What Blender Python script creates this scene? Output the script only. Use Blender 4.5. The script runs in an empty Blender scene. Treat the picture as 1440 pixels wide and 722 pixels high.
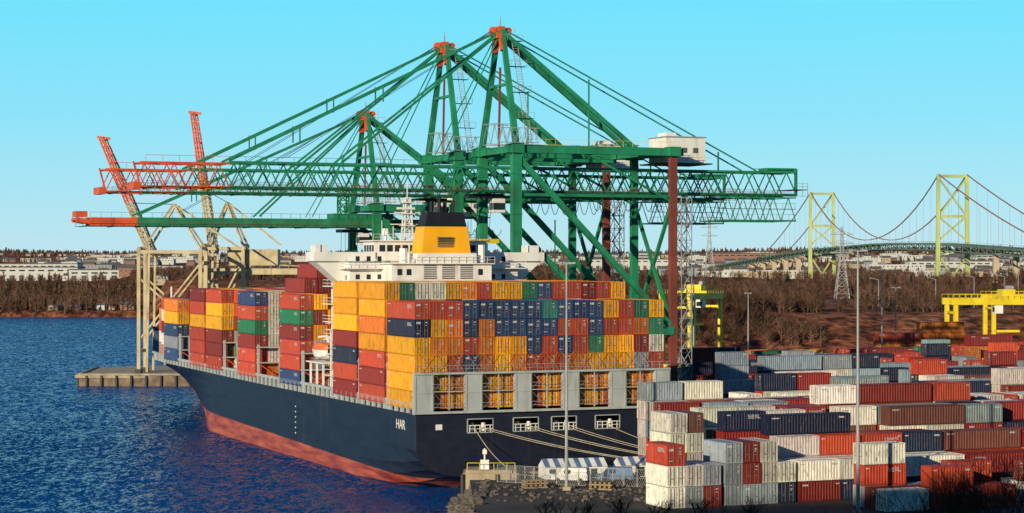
import bpy, math, random
import numpy as np
from mathutils import Vector, Matrix
random.seed(7); rng=np.random.default_rng(7)
scene=bpy.context.scene
scene.view_settings.view_transform='Standard'; scene.view_settings.look='None'; scene.view_settings.exposure=0
COL=scene.collection
# ------------------------------------------------------------------ frames
TH=math.radians(22.5); CT,ST=math.cos(TH),math.sin(TH)
OX,OY=4.7,307.7
def W(a,b): return (OX+CT*a-ST*b, OY+ST*a+CT*b)
def smooth(a,b,x):
    t=np.clip((x-a)/(b-a),0,1); return t*t*(3-2*t)
# ------------------------------------------------------------------ materials
def mat(name,col,rough=.6,metal=0.,var=.25,scale=1.,spec=.4,bump=0.,rust=None,rustamt=.5,coord='Object'):
    m=bpy.data.materials.new(name); m.use_nodes=True; nt=m.node_tree; n=nt.nodes; l=nt.links
    b=n['Principled BSDF']; b.inputs['Roughness'].default_value=rough; b.inputs['Metallic'].default_value=metal
    b.inputs['Specular IOR Level'].default_value=spec
    tc=n.new('ShaderNodeTexCoord'); nz=n.new('ShaderNodeTexNoise'); nz.inputs['Scale'].default_value=scale; nz.inputs['Detail'].default_value=5
    l.new(tc.outputs[coord],nz.inputs['Vector'])
    r=n.new('ShaderNodeValToRGB'); l.new(nz.outputs['Fac'],r.inputs['Fac'])
    r.color_ramp.elements[0].position=.3; r.color_ramp.elements[1].position=.7
    r.color_ramp.elements[0].color=(*[c*(1-var) for c in col],1); r.color_ramp.elements[1].color=(*[min(1,c*(1+var*.6)) for c in col],1)
    out=r.outputs['Color']
    if rust:
        mp=n.new('ShaderNodeMapping'); mp.inputs['Scale'].default_value=(1,1,.25); l.new(tc.outputs[coord],mp.inputs['Vector'])
        n2=n.new('ShaderNodeTexNoise'); n2.inputs['Scale'].default_value=scale*2.3; n2.inputs['Detail'].default_value=6; l.new(mp.outputs[0],n2.inputs['Vector'])
        r2=n.new('ShaderNodeValToRGB'); r2.color_ramp.elements[0].position=.52; r2.color_ramp.elements[1].position=.72; l.new(n2.outputs['Fac'],r2.inputs['Fac'])
        mu=n.new('ShaderNodeMath'); mu.operation='MULTIPLY'; mu.inputs[1].default_value=rustamt; l.new(r2.outputs['Color'],mu.inputs[0])
        mx=n.new('ShaderNodeMix'); mx.data_type='RGBA'; l.new(mu.outputs[0],mx.inputs[0]); l.new(out,mx.inputs[6]); mx.inputs[7].default_value=(*rust,1); out=mx.outputs[2]
    l.new(out,b.inputs['Base Color'])
    if bump:
        bp=n.new('ShaderNodeBump'); bp.inputs['Strength'].default_value=bump; bp.inputs['Distance'].default_value=.2; l.new(nz.outputs['Fac'],bp.inputs['Height']); l.new(bp.outputs[0],b.inputs['Normal'])
    return m
RUST=(.16,.055,.025)
M_GREEN=mat('crane_green',(.018,.225,.105),.5,var=.3,scale=.3,rust=(.04,.07,.035),rustamt=.6)
M_ORANGE=mat('crane_orange',(.66,.10,.03),.5,var=.3,scale=.3,rust=RUST,rustamt=.5)
M_BROWN=mat('crane_primer_brown',(.20,.05,.035),.6,scale=.2)
M_STEEL=mat('galvanised_steel',(.33,.34,.34),.5,scale=.3)
M_DARK=mat('dark_steel',(.03,.032,.035),.5)
M_WHITE=mat('white_paint',(.78,.77,.73),.45,var=.12,scale=.3,rust=(.35,.25,.17),rustamt=.35)
M_CREAM=mat('cream_crane_paint',(.50,.41,.24),.55,scale=.3,rust=RUST,rustamt=.6)
M_YEL=mat('yellow_paint',(.78,.58,.02),.45,scale=.3)
M_LASH=mat('lashing_yellow',(.50,.28,.04),.5,scale=.3)
M_FUN=mat('funnel_yellow',(.88,.42,.008),.4,var=.1,scale=.3)
M_BLACK=mat('black_paint',(.012,.012,.014),.5)
M_SHIPG=mat('deck_grey_paint',(.40,.44,.43),.5,var=.15,scale=.3,rust=RUST,rustamt=.35)
M_GLASS=mat('dark_glass',(.02,.03,.04),.15)
M_CONC=mat('concrete',(.38,.31,.21),.85,var=.35,scale=.4,bump=.4)
M_CONCD=mat('concrete_stained',(.20,.15,.10),.9,var=.5,scale=.5,bump=.4)
M_ASPH=mat('asphalt',(.05,.048,.046),.9,var=.5,scale=.12,bump=.2)
M_ROPE=mat('mooring_rope',(.5,.45,.33),.8)
M_ROCK=mat('rock',(.12,.10,.085),.9,var=.5,scale=.6,bump=.6)
M_BTOW=mat('bridge_tower_paint',(.42,.49,.18),.5,scale=.05)
M_BDECK=mat('bridge_deck_green',(.10,.17,.13),.6,scale=.05)
M_BCAB=mat('bridge_cable',(.30,.14,.08),.6)
M_PIER=mat('bridge_pier_concrete',(.50,.40,.28),.85,scale=.05)
M_LOUV=mat('louvre',(.10,.10,.10),.6)
M_BLUE=mat('tarpaulin_blue',(.10,.19,.34),.6)
M_SAFE=mat('lifeboat_orange',(.7,.15,.02),.4)
M_TIMB=mat('timber',(.30,.22,.13),.85)

def container_mat():
    m=bpy.data.materials.new('container_paint'); m.use_nodes=True; nt=m.node_tree; n=nt.nodes; l=nt.links
    b=n['Principled BSDF']; b.inputs['Roughness'].default_value=.48; b.inputs['Specular IOR Level'].default_value=.3
    oi=n.new('ShaderNodeObjectInfo'); tc=n.new('ShaderNodeTexCoord')
    add=n.new('ShaderNodeVectorMath'); add.operation='ADD'; l.new(tc.outputs['Object'],add.inputs[0])
    cmb=n.new('ShaderNodeMath'); cmb.operation='MULTIPLY'; cmb.inputs[1].default_value=90; l.new(oi.outputs['Random'],cmb.inputs[0]); l.new(cmb.outputs[0],add.inputs[1])
    mp=n.new('ShaderNodeMapping'); mp.inputs['Scale'].default_value=(1.3,1.3,.35); l.new(add.outputs[0],mp.inputs['Vector'])
    nz=n.new('ShaderNodeTexNoise'); nz.inputs['Scale'].default_value=1.6; nz.inputs['Detail'].default_value=6; l.new(mp.outputs[0],nz.inputs['Vector'])
    mr=n.new('ShaderNodeMapRange'); mr.inputs[1].default_value=.3; mr.inputs[2].default_value=.7; mr.inputs[3].default_value=.68; mr.inputs[4].default_value=1.14; l.new(nz.outputs['Fac'],mr.inputs[0])
    r2=n.new('ShaderNodeMapRange'); r2.inputs[3].default_value=.74; r2.inputs[4].default_value=1.15; l.new(oi.outputs['Random'],r2.inputs[0])
    mm=n.new('ShaderNodeMath'); mm.operation='MULTIPLY'; l.new(mr.outputs[0],mm.inputs[0]); l.new(r2.outputs[0],mm.inputs[1])
    sc=n.new('ShaderNodeVectorMath'); sc.operation='SCALE'; l.new(oi.outputs['Color'],sc.inputs[0]); l.new(mm.outputs[0],sc.inputs['Scale'])
    n2=n.new('ShaderNodeTexNoise'); n2.inputs['Scale'].default_value=3.1; n2.inputs['Detail'].default_value=8; l.new(mp.outputs[0],n2.inputs['Vector'])
    m3=n.new('ShaderNodeMapRange'); m3.inputs[1].default_value=.57; m3.inputs[2].default_value=.72; m3.inputs[4].default_value=.75; l.new(n2.outputs['Fac'],m3.inputs[0])
    mx=n.new('ShaderNodeMix'); mx.data_type='RGBA'; l.new(m3.outputs[0],mx.inputs[0]); l.new(sc.outputs[0],mx.inputs[6]); mx.inputs[7].default_value=(.15,.06,.03,1)
    l.new(mx.outputs[2],b.inputs['Base Color'])
    return m
M_CONT=container_mat()
M_BAR=mat('locking_bar',(.16,.15,.14),.5)
M_LABEL=mat('container_label',(.50,.50,.48),.6,var=.2)

def hull_mat():
    m=bpy.data.materials.new('hull_paint'); m.use_nodes=True; nt=m.node_tree; n=nt.nodes; l=nt.links
    b=n['Principled BSDF']; b.inputs['Roughness'].default_value=.42; b.inputs['Specular IOR Level'].default_value=.4
    tc=n.new('ShaderNodeTexCoord'); sp=n.new('ShaderNodeSeparateXYZ'); l.new(tc.outputs['Object'],sp.inputs[0])
    inv=n.new('ShaderNodeMath'); inv.operation='SUBTRACT'; inv.inputs[0].default_value=290; l.new(sp.outputs['Y'],inv.inputs[1])
    ymin=n.new('ShaderNodeMath'); ymin.operation='MINIMUM'; l.new(inv.outputs[0],ymin.inputs[1]); l.new(sp.outputs['Y'],ymin.inputs[0])
    a=n.new('ShaderNodeMath'); a.operation='MULTIPLY_ADD'; a.inputs[1].default_value=-.018; l.new(ymin.outputs[0],a.inputs[0]); l.new(sp.outputs['Z'],a.inputs[2])
    nzl=n.new('ShaderNodeTexNoise'); nzl.inputs['Scale'].default_value=.5; l.new(tc.outputs['Object'],nzl.inputs['Vector'])
    a2=n.new('ShaderNodeMath'); a2.operation='MULTIPLY_ADD'; a2.inputs[1].default_value=.2; l.new(nzl.outputs['Fac'],a2.inputs[0]); l.new(a.outputs[0],a2.inputs[2])
    g=n.new('ShaderNodeMath'); g.operation='GREATER_THAN'; g.inputs[1].default_value=1.7; l.new(a2.outputs[0],g.inputs[0])
    mp=n.new('ShaderNodeMapping'); mp.inputs['Scale'].default_value=(.5,.12,.9); l.new(tc.outputs['Object'],mp.inputs['Vector'])
    nz=n.new('ShaderNodeTexNoise'); nz.inputs['Scale'].default_value=1.; nz.inputs['Detail'].default_value=7; l.new(mp.outputs[0],nz.inputs['Vector'])
    rb=n.new('ShaderNodeValToRGB'); rb.color_ramp.elements[0].position=.35; rb.color_ramp.elements[1].position=.75
    rb.color_ramp.elements[0].color=(.010,.014,.028,1); rb.color_ramp.elements[1].color=(.017,.023,.042,1); l.new(nz.outputs['Fac'],rb.inputs['Fac'])
    rr=n.new('ShaderNodeValToRGB'); rr.color_ramp.elements[0].position=.35; rr.color_ramp.elements[1].position=.7
    rr.color_ramp.elements[0].color=(.20,.028,.02,1); rr.color_ramp.elements[1].color=(.50,.12,.06,1); l.new(nz.outputs['Fac'],rr.inputs['Fac'])
    mp2=n.new('ShaderNodeMapping'); mp2.inputs['Scale'].default_value=(.8,.5,.06); l.new(tc.outputs['Object'],mp2.inputs['Vector'])
    n3=n.new('ShaderNodeTexNoise'); n3.inputs['Scale'].default_value=1.4; n3.inputs['Detail'].default_value=6; l.new(mp2.outputs[0],n3.inputs['Vector'])
    m3=n.new('ShaderNodeMapRange'); m3.inputs[1].default_value=.58; m3.inputs[2].default_value=.78; m3.inputs[4].default_value=.35; l.new(n3.outputs['Fac'],m3.inputs[0])
    mr=n.new('ShaderNodeMix'); mr.data_type='RGBA'; l.new(m3.outputs[0],mr.inputs[0]); l.new(rb.outputs[0],mr.inputs[6]); mr.inputs[7].default_value=(.08,.05,.04,1)
    mx=n.new('ShaderNodeMix'); mx.data_type='RGBA'; l.new(g.outputs[0],mx.inputs[0]); l.new(rr.outputs[0],mx.inputs[6]); l.new(mr.outputs[2],mx.inputs[7])
    l.new(mx.outputs[2],b.inputs['Base Color'])
    return m
M_HULL=hull_mat()
# ------------------------------------------------------------------ mesh builder
class MB:
    def __init__(s,mats): s.v=[];s.f=[];s.m=[];s.mats=mats
    def mi(s,m):
        if m not in s.mats: s.mats.append(m)
        return s.mats.index(m)
    def face(s,pts,m):
        k=len(s.v); s.v+= [tuple(p) for p in pts]; s.f.append(tuple(range(k,k+len(pts)))); s.m.append(s.mi(m))
    def hexa(s,c,m):
        k=len(s.v); s.v+=[tuple(p) for p in c]; i=s.mi(m)
        for q in ((3,2,1,0),(4,5,6,7),(0,1,5,4),(1,2,6,5),(2,3,7,6),(3,0,4,7)):
            s.f.append(tuple(k+j for j in q)); s.m.append(i)
    def box(s,x0,x1,y0,y1,z0,z1,m):
        s.hexa([(x0,y0,z0),(x1,y0,z0),(x1,y1,z0),(x0,y1,z0),(x0,y0,z1),(x1,y0,z1),(x1,y1,z1),(x0,y1,z1)],m)
    def beam(s,p,q,w,m,h=None,w2=None):
        p=Vector(p);q=Vector(q);d=(q-p)
        if d.length<1e-6:return
        d.normalize(); h=h or w; up=Vector((0,0,1)) if abs(d.z)<.95 else Vector((0,1,0))
        sd=d.cross(up).normalized(); u=sd.cross(d).normalized(); k=(w2/w) if w2 else 1
        a=sd*w/2; b=u*h/2
        s.hexa([p-a-b,p+a-b,q+(a-b)*k,q-(a+b)*k,p-a+b,p+a+b,q+(a+b)*k,q+(b-a)*k],m)
    def cyl(s,p,q,r1,m,r2=None,n=8):
        p=Vector(p);q=Vector(q);r2=r1 if r2 is None else r2;d=(q-p).normalized()
        up=Vector((0,0,1)) if abs(d.z)<.95 else Vector((0,1,0)); a=d.cross(up).normalized(); b=a.cross(d)
        k=len(s.v);i=s.mi(m)
        for P,r in((p,r1),(q,r2)):
            for j in range(n):
                t=2*math.pi*j/n; s.v.append(tuple(P+a*math.cos(t)*r+b*math.sin(t)*r))
        for j in range(n):
            s.f.append((k+j,k+(j+1)%n,k+n+(j+1)%n,k+n+j)); s.m.append(i)
        s.f.append(tuple(range(k+n-1,k-1,-1))); s.m.append(i); s.f.append(tuple(range(k+n,k+2*n))); s.m.append(i)
    def truss(s,x0,x1,y0,y1,z0,z1,n,m,c=.4,l=.2,top=True):
        for y in(y0,y1):
            for z in(z0,z1): s.beam((x0,y,z),(x1,y,z),c,m)
            for i in range(n):
                a=x0+(x1-x0)*i/n; b=x0+(x1-x0)*(i+1)/n; e=(a+b)/2
                s.beam((a,y,z0),(e,y,z1),l,m); s.beam((e,y,z1),(b,y,z0),l,m)
        for i in range(n+1):
            a=x0+(x1-x0)*i/n
            s.beam((a,y0,z0),(a,y1,z0),l,m); s.beam((a,y0,z1),(a,y1,z1),l,m)
            if i<n and top:
                b=x0+(x1-x0)*(i+1)/n; s.beam((a,y0,z1),(b,y1,z1),l*.8,m)
    def lattice(s,p,q,w,n,m,c=.25,l=.12,w2=None):
        p=Vector(p);q=Vector(q);d=(q-p).normalized();up=Vector((0,1,0)) if abs(d.y)<.9 else Vector((1,0,0))
        a=d.cross(up).normalized(); b=a.cross(d); w2=w2 or w
        def C(t,i):
            r=(w+(w2-w)*t)/2; return p+(q-p)*t+a*r*(1,1,-1,-1)[i]+b*r*(1,-1,-1,1)[i]
        for i in range(4): s.beam(C(0,i),C(1,i),c,m)
        for k in range(n):
            t0=k/n;t1=(k+1)/n
            for i in range(4):
                j=(i+1)%4
                s.beam(C(t0,i),C(t1,j) ,l,m); s.beam(C(t1,i),C(t1,j),l,m)
    def mesh(s,name):
        me=bpy.data.meshes.new(name); me.from_pydata(s.v,[],s.f)
        for m in s.mats: me.materials.append(m)
        me.polygons.foreach_set('material_index',s.m); me.update(); return me
    def obj(s,name,parent=None,loc=(0,0,0),rz=0):
        o=bpy.data.objects.new(name,s.mesh(name)); COL.objects.link(o); o.location=loc; o.rotation_euler=(0,0,rz)
        if parent: o.parent=parent
        return o
def empty(name,loc=(0,0,0),rz=0):
    e=bpy.data.objects.new(name,None); COL.objects.link(e); e.location=loc; e.rotation_euler=(0,0,rz); return e
# ------------------------------------------------------------------ world, sun, camera
ELEV=math.radians(15.5); sd=Vector((-.52,-.854)); sd.normalize()
SUN=Vector((sd.x*math.cos(ELEV),sd.y*math.cos(ELEV),math.sin(ELEV)))
wd=bpy.data.worlds.new('World'); scene.world=wd; wd.use_nodes=True; wn=wd.node_tree.nodes; wl=wd.node_tree.links
sky=wn.new('ShaderNodeTexSky'); sky.sky_type='NISHITA'; sky.sun_disc=False; sky.sun_elevation=ELEV; sky.sun_rotation=math.atan2(sd.x,sd.y)
sky.air_density=1.0; sky.dust_density=.2; sky.ozone_density=2.5
tcw=wn.new('ShaderNodeTexCoord'); spw=wn.new('ShaderNodeSeparateXYZ'); wl.new(tcw.outputs['Generated'],spw.inputs[0])
rw=wn.new('ShaderNodeValToRGB'); e=rw.color_ramp.elements
e[0].position=0; e[0].color=(.52,.78,.88,1); e[1].position=1; e[1].color=(.010,.040,.13,1)
for p,c in((.025,(.42,.78,.91)),(.07,(.25,.77,.97)),(.125,(.15,.77,1.0)),(.18,(.08,.42,.72)),(.3,(.03,.15,.38))):
    q=e.new(p); q.color=(*c,1)
wl.new(spw.outputs['Z'],rw.inputs['Fac'])
scw=wn.new('ShaderNodeVectorMath'); scw.operation='SCALE'; scw.inputs['Scale'].default_value=1/.12; wl.new(rw.outputs[0],scw.inputs[0])
mixw=wn.new('ShaderNodeMix'); mixw.data_type='RGBA'; mixw.inputs[0].default_value=.93; wl.new(sky.outputs[0],mixw.inputs[6]); wl.new(scw.outputs[0],mixw.inputs[7])
wl.new(mixw.outputs[2],wn['Background'].inputs['Color']); wn['Background'].inputs['Strength'].default_value=.12
sl=bpy.data.lights.new('sun','SUN'); sl.energy=5.0; sl.angle=math.radians(.5); sl.color=(1,.86,.62)
so=bpy.data.objects.new('sun',sl); COL.objects.link(so); so.rotation_euler=SUN.to_track_quat('Z','Y').to_euler()
cd=bpy.data.cameras.new('camera'); cam=bpy.data.objects.new('camera',cd); COL.objects.link(cam); cam.location=(0,0,33); cam.rotation_euler=(math.radians(90),0,0)
cd.sensor_width=36; cd.lens=73.5; cd.shift_y=.00625; cd.clip_end=30000; cd.clip_start=1; scene.camera=cam
# ------------------------------------------------------------------ water
def water_mat():
    m=bpy.data.materials.new('water'); m.use_nodes=True; nt=m.node_tree; n=nt.nodes; l=nt.links
    b=n['Principled BSDF']; b.inputs['Roughness'].default_value=.14; b.inputs['IOR'].default_value=1.33; b.inputs['Specular IOR Level'].default_value=.18
    tc=n.new('ShaderNodeTexCoord'); acc=None
    for sc,rot,w in(((.2,.09,1),.35,.22),((.95,.38,1),-.15,.65),((2.8,1.2,1),.25,.8)):
        mp=n.new('ShaderNodeMapping'); mp.inputs['Scale'].default_value=sc; mp.inputs['Rotation'].default_value=(0,0,rot); l.new(tc.outputs['Object'],mp.inputs['Vector'])
        nz=n.new('ShaderNodeTexNoise'); nz.inputs['Scale'].default_value=1; nz.inputs['Detail'].default_value=3; nz.inputs['Roughness'].default_value=.6; l.new(mp.outputs[0],nz.inputs['Vector'])
        sb=n.new('ShaderNodeVectorMath'); sb.operation='SUBTRACT'; sb.inputs[1].default_value=(.5,.5,.5); l.new(nz.outputs['Color'],sb.inputs[0])
        mu=n.new('ShaderNodeVectorMath'); mu.operation='MULTIPLY'; mu.inputs[1].default_value=(w*1.2,w*1.7,0); l.new(sb.outputs[0],mu.inputs[0])
        if acc is None: acc=mu.outputs[0]
        else:
            ad=n.new('ShaderNodeVectorMath'); l.new(acc,ad.inputs[0]); l.new(mu.outputs[0],ad.inputs[1]); acc=ad.outputs[0]
    ad=n.new('ShaderNodeVectorMath'); ad.inputs[1].default_value=(0,-.15,1); l.new(acc,ad.inputs[0])
    nn=n.new('ShaderNodeVectorMath'); nn.operation='NORMALIZE'; l.new(ad.outputs[0],nn.inputs[0]); l.new(nn.outputs[0],b.inputs['Normal'])
    mp=n.new('ShaderNodeMapping'); mp.inputs['Scale'].default_value=(.012,.004,1); l.new(tc.outputs['Object'],mp.inputs['Vector'])
    nz=n.new('ShaderNodeTexNoise'); nz.inputs['Detail'].default_value=6; nz.inputs['Scale'].default_value=1; l.new(mp.outputs[0],nz.inputs['Vector'])
    r=n.new('ShaderNodeValToRGB'); r.color_ramp.elements[0].position=.35; r.color_ramp.elements[1].position=.65; r.color_ramp.elements[0].color=(.000,.030,.13,1); r.color_ramp.elements[1].color=(.000,.058,.22,1); l.new(nz.outputs['Fac'],r.inputs['Fac']); l.new(r.outputs[0],b.inputs['Base Color'])
    return m
w=MB([]); w.face([(-6000,-600,0),(6000,-600,0),(6000,9000,0),(-6000,9000,0)],water_mat()); w.obj('water')
# ------------------------------------------------------------------ terrain
def vnoise(x,y,s,seed=0):
    r=np.random.default_rng(100+seed).random((64,64)); X=x/s;Y=y/s; i=np.floor(X).astype(int); j=np.floor(Y).astype(int); fx=X-i; fy=Y-j; fx=fx*fx*(3-2*fx); fy=fy*fy*(3-2*fy)
    g=lambda a,b:r[a%64,b%64]
    return (g(i,j)*(1-fx)+g(i+1,j)*fx)*(1-fy)+(g(i,j+1)*(1-fx)+g(i+1,j+1)*fx)*fy
def terrain(x,y):
    x=np.asarray(x,float); y=np.asarray(y,float)
    nz=vnoise(x,y,60,1)*.6+vnoise(x,y,23,2)*.4
    big=vnoise(x,y,420,3)*.6+vnoise(x,y,170,4)*.4
    yy=np.clip(y,309,5000)
    shx=np.where(yy<560,60-(yy-309)*.414, np.where(yy<640,-44-(yy-560)*.3,-60-(yy-640)*.26))
    near=smooth(0,14,x-shx)
    hill_and_shade_rise=smooth(240,0,y)*27+84*smooth(-12,-70,y)*smooth(-222,-188,x)+12*(nz-.5)*smooth(-30,-60,y)  # includes an unseen steep rise behind the camera, added to shade the near yard
    base=-5+7.6*near
    bank=near*(13*smooth(626,690,y+14*nz)+5*smooth(750,1250,y)*big*1.6+6*(nz-.3)*smooth(640,700,y))
    h=base+bank
    h=np.where(y<245,np.maximum(h,-5+hill_and_shade_rise+ (5+2.5)*smooth(235,200,y)),h)
    sh=1262+18*(vnoise(x,y,90,5)-.5)
    far=-5+9*smooth(0,16,y-sh)
    far=far+14*smooth(1290,1620,y)*(.55+.8*big)+17*smooth(1650,3400,y)*(.6+.8*big)+20*smooth(3400,5200,y)*(.6+.9*vnoise(x,y,900,6))
    far=np.where(y<sh,-5,far)
    return np.maximum(h,far)
xs=np.concatenate([-np.geomspace(5800,620,26),np.arange(-600,720,13),np.geomspace(740,5800,26)])
ys=np.concatenate([np.arange(-420,1240,13),np.arange(1240,1320,6),np.geomspace(1330,9000,70)])
X,Y=np.meshgrid(xs,ys); Z=terrain(X,Y)
nx,ny=len(xs),len(ys); V=np.stack([X.ravel(),Y.ravel(),Z.ravel()],1)
I=np.arange(nx*ny).reshape(ny,nx); F=np.stack([I[:-1,:-1].ravel(),I[:-1,1:].ravel(),I[1:,1:].ravel(),I[1:,:-1].ravel()],1)
me=bpy.data.meshes.new('terrain'); me.from_pydata(V.tolist(),[],F.tolist()); me.polygons.foreach_set('use_smooth',[True]*len(F))
def ground_mat():
    m=bpy.data.materials.new('ground_earth'); m.use_nodes=True; nt=m.node_tree; n=nt.nodes; l=nt.links; b=n['Principled BSDF']; b.inputs['Roughness'].default_value=.95; b.inputs['Specular IOR Level'].default_value=.1
    tc=n.new('ShaderNodeTexCoord'); a=n.new('ShaderNodeTexNoise'); a.inputs['Scale'].default_value=.018; a.inputs['Detail'].default_value=10; l.new(tc.outputs['Object'],a.inputs['Vector'])
    r=n.new('ShaderNodeValToRGB'); e=r.color_ramp.elements; e[0].position=.33; e[0].color=(.05,.026,.016,1); e[1].position=.74; e[1].color=(.25,.17,.095,1)
    e2=e.new(.45); e2.color=(.19,.06,.03,1); e3=e.new(.6); e3.color=(.25,.10,.05,1)
    l.new(a.outputs['Fac'],r.inputs['Fac']); 
    c=n.new('ShaderNodeTexNoise'); c.inputs['Scale'].default_value=.22; c.inputs['Detail'].default_value=9; l.new(tc.outputs['Object'],c.inputs['Vector'])
    mr=n.new('ShaderNodeMapRange'); mr.inputs[1].default_value=.35; mr.inputs[2].default_value=.65; mr.inputs[3].default_value=.25; mr.inputs[4].default_value=1.4; l.new(c.outputs['Fac'],mr.inputs[0])
    s=n.new('ShaderNodeVectorMath'); s.operation='SCALE'; l.new(r.outputs[0],s.inputs[0]); l.new(mr.outputs[0],s.inputs['Scale']); l.new(s.outputs[0],b.inputs['Base Color'])
    bp=n.new('ShaderNodeBump'); bp.inputs['Distance'].default_value=3; bp.inputs['Strength'].default_value=1; l.new(c.outputs['Fac'],bp.inputs['Height']); l.new(bp.outputs[0],b.inputs['Normal'])
    return m
me.materials.append(ground_mat()); to=bpy.data.objects.new('terrain',me); COL.objects.link(to)
# terminal slab
GZ=3.0
poly=[(-6,292.5),(29.5,308.6),(-73.9,558.8),(-116,560),(-119,600),(-70,640),(420,640),(420,215),(-3,215)]
def prism(mb,pts,z0,z1,mt,ms):
    mb.face([(x,y,z1) for x,y in pts[::-1]],mt)
    for i in range(len(pts)):
        a=pts[i];b=pts[(i+1)%len(pts)]; mb.face([(a[0],a[1],z0),(b[0],b[1],z0),(b[0],b[1],z1),(a[0],a[1],z1)],ms)
t=MB([]); prism(t,poly,-5,GZ,M_ASPH,M_CONCD)
t.obj('terminal_ground')
t=MB([]); prism(t,[(-117,559.6),(-60,559.2),(-60,640),(-119.4,600.4)],2.2,GZ+.02,M_CONC,M_CONC); t.obj('pier_apron')
t=MB([])
edge=[(-6,292.5),(29.5,308.6),(-73.9,558.8),(-116,560),(-119,600)]
for i in range(len(edge)-1):
    a=Vector((*edge[i],GZ+.15));b=Vector((*edge[i+1],GZ+.15)); d=(b-a).normalized(); t.beam(a,b,.7,M_CONC,.5)
    L=(b-a).length; k=0
    nrm=Vector((-d.y,d.x,0))
    while k<L:
        p=a+d*k+nrm*.4; t.beam(p+Vector((0,0,-.3)),p+Vector((0,0,-3)),.5,M_DARK); k+=4
t.obj('quay_kerb_and_fenders')
t=MB([])
for a in(27,59.5):
    for b0 in range(0,250,25):
        p=W(a,b0-4);q=W(a,b0+21); t.beam((*p,GZ+.05),(*q,GZ+.05),.25,M_STEEL,.1)
t.obj('crane_rails')
# ------------------------------------------------------------------ containers
PAL=dict(Y=(.90,.39,.008),O=(.68,.18,.018),R=(.50,.062,.027),M=(.24,.022,.018),B=(.020,.055,.16),D=(.012,.022,.06),G=(.013,.19,.095),T=(.03,.26,.20),W=(.72,.68,.59),S=(.26,.31,.34),K=(.28,.38,.44),N=(.17,.06,.04))
CW,CH=2.4,2.54
GL={'H':[(0,0,.2,1),(.8,0,1,1),(.2,.4,.8,.6)],'L':[(0,0,.2,1),(.2,0,1,.2)],'E':[(0,0,.2,1),(.2,0,1,.2),(.2,.4,.8,.6),(.2,.8,1,1)],'A':[(0,0,.2,.8),(.8,0,1,.8),(.2,.3,.8,.45),(0,.8,1,1)],'T':[(.4,0,.6,.8),(0,.8,1,1)],'N':[(0,0,.2,1),(.8,0,1,1),(.25,.55,.5,.85),(.5,.25,.75,.55)],'O':[(0,0,.2,1),(.8,0,1,1),(.2,0,.8,.2),(.2,.8,.8,1)],'S':[(0,0,1,.2),(.8,.2,1,.45),(0,.45,1,.6),(0,.6,.2,.85),(0,.85,1,1)],'C':[(0,0,.2,1),(.2,0,1,.2),(.2,.8,1,1)]}
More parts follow.
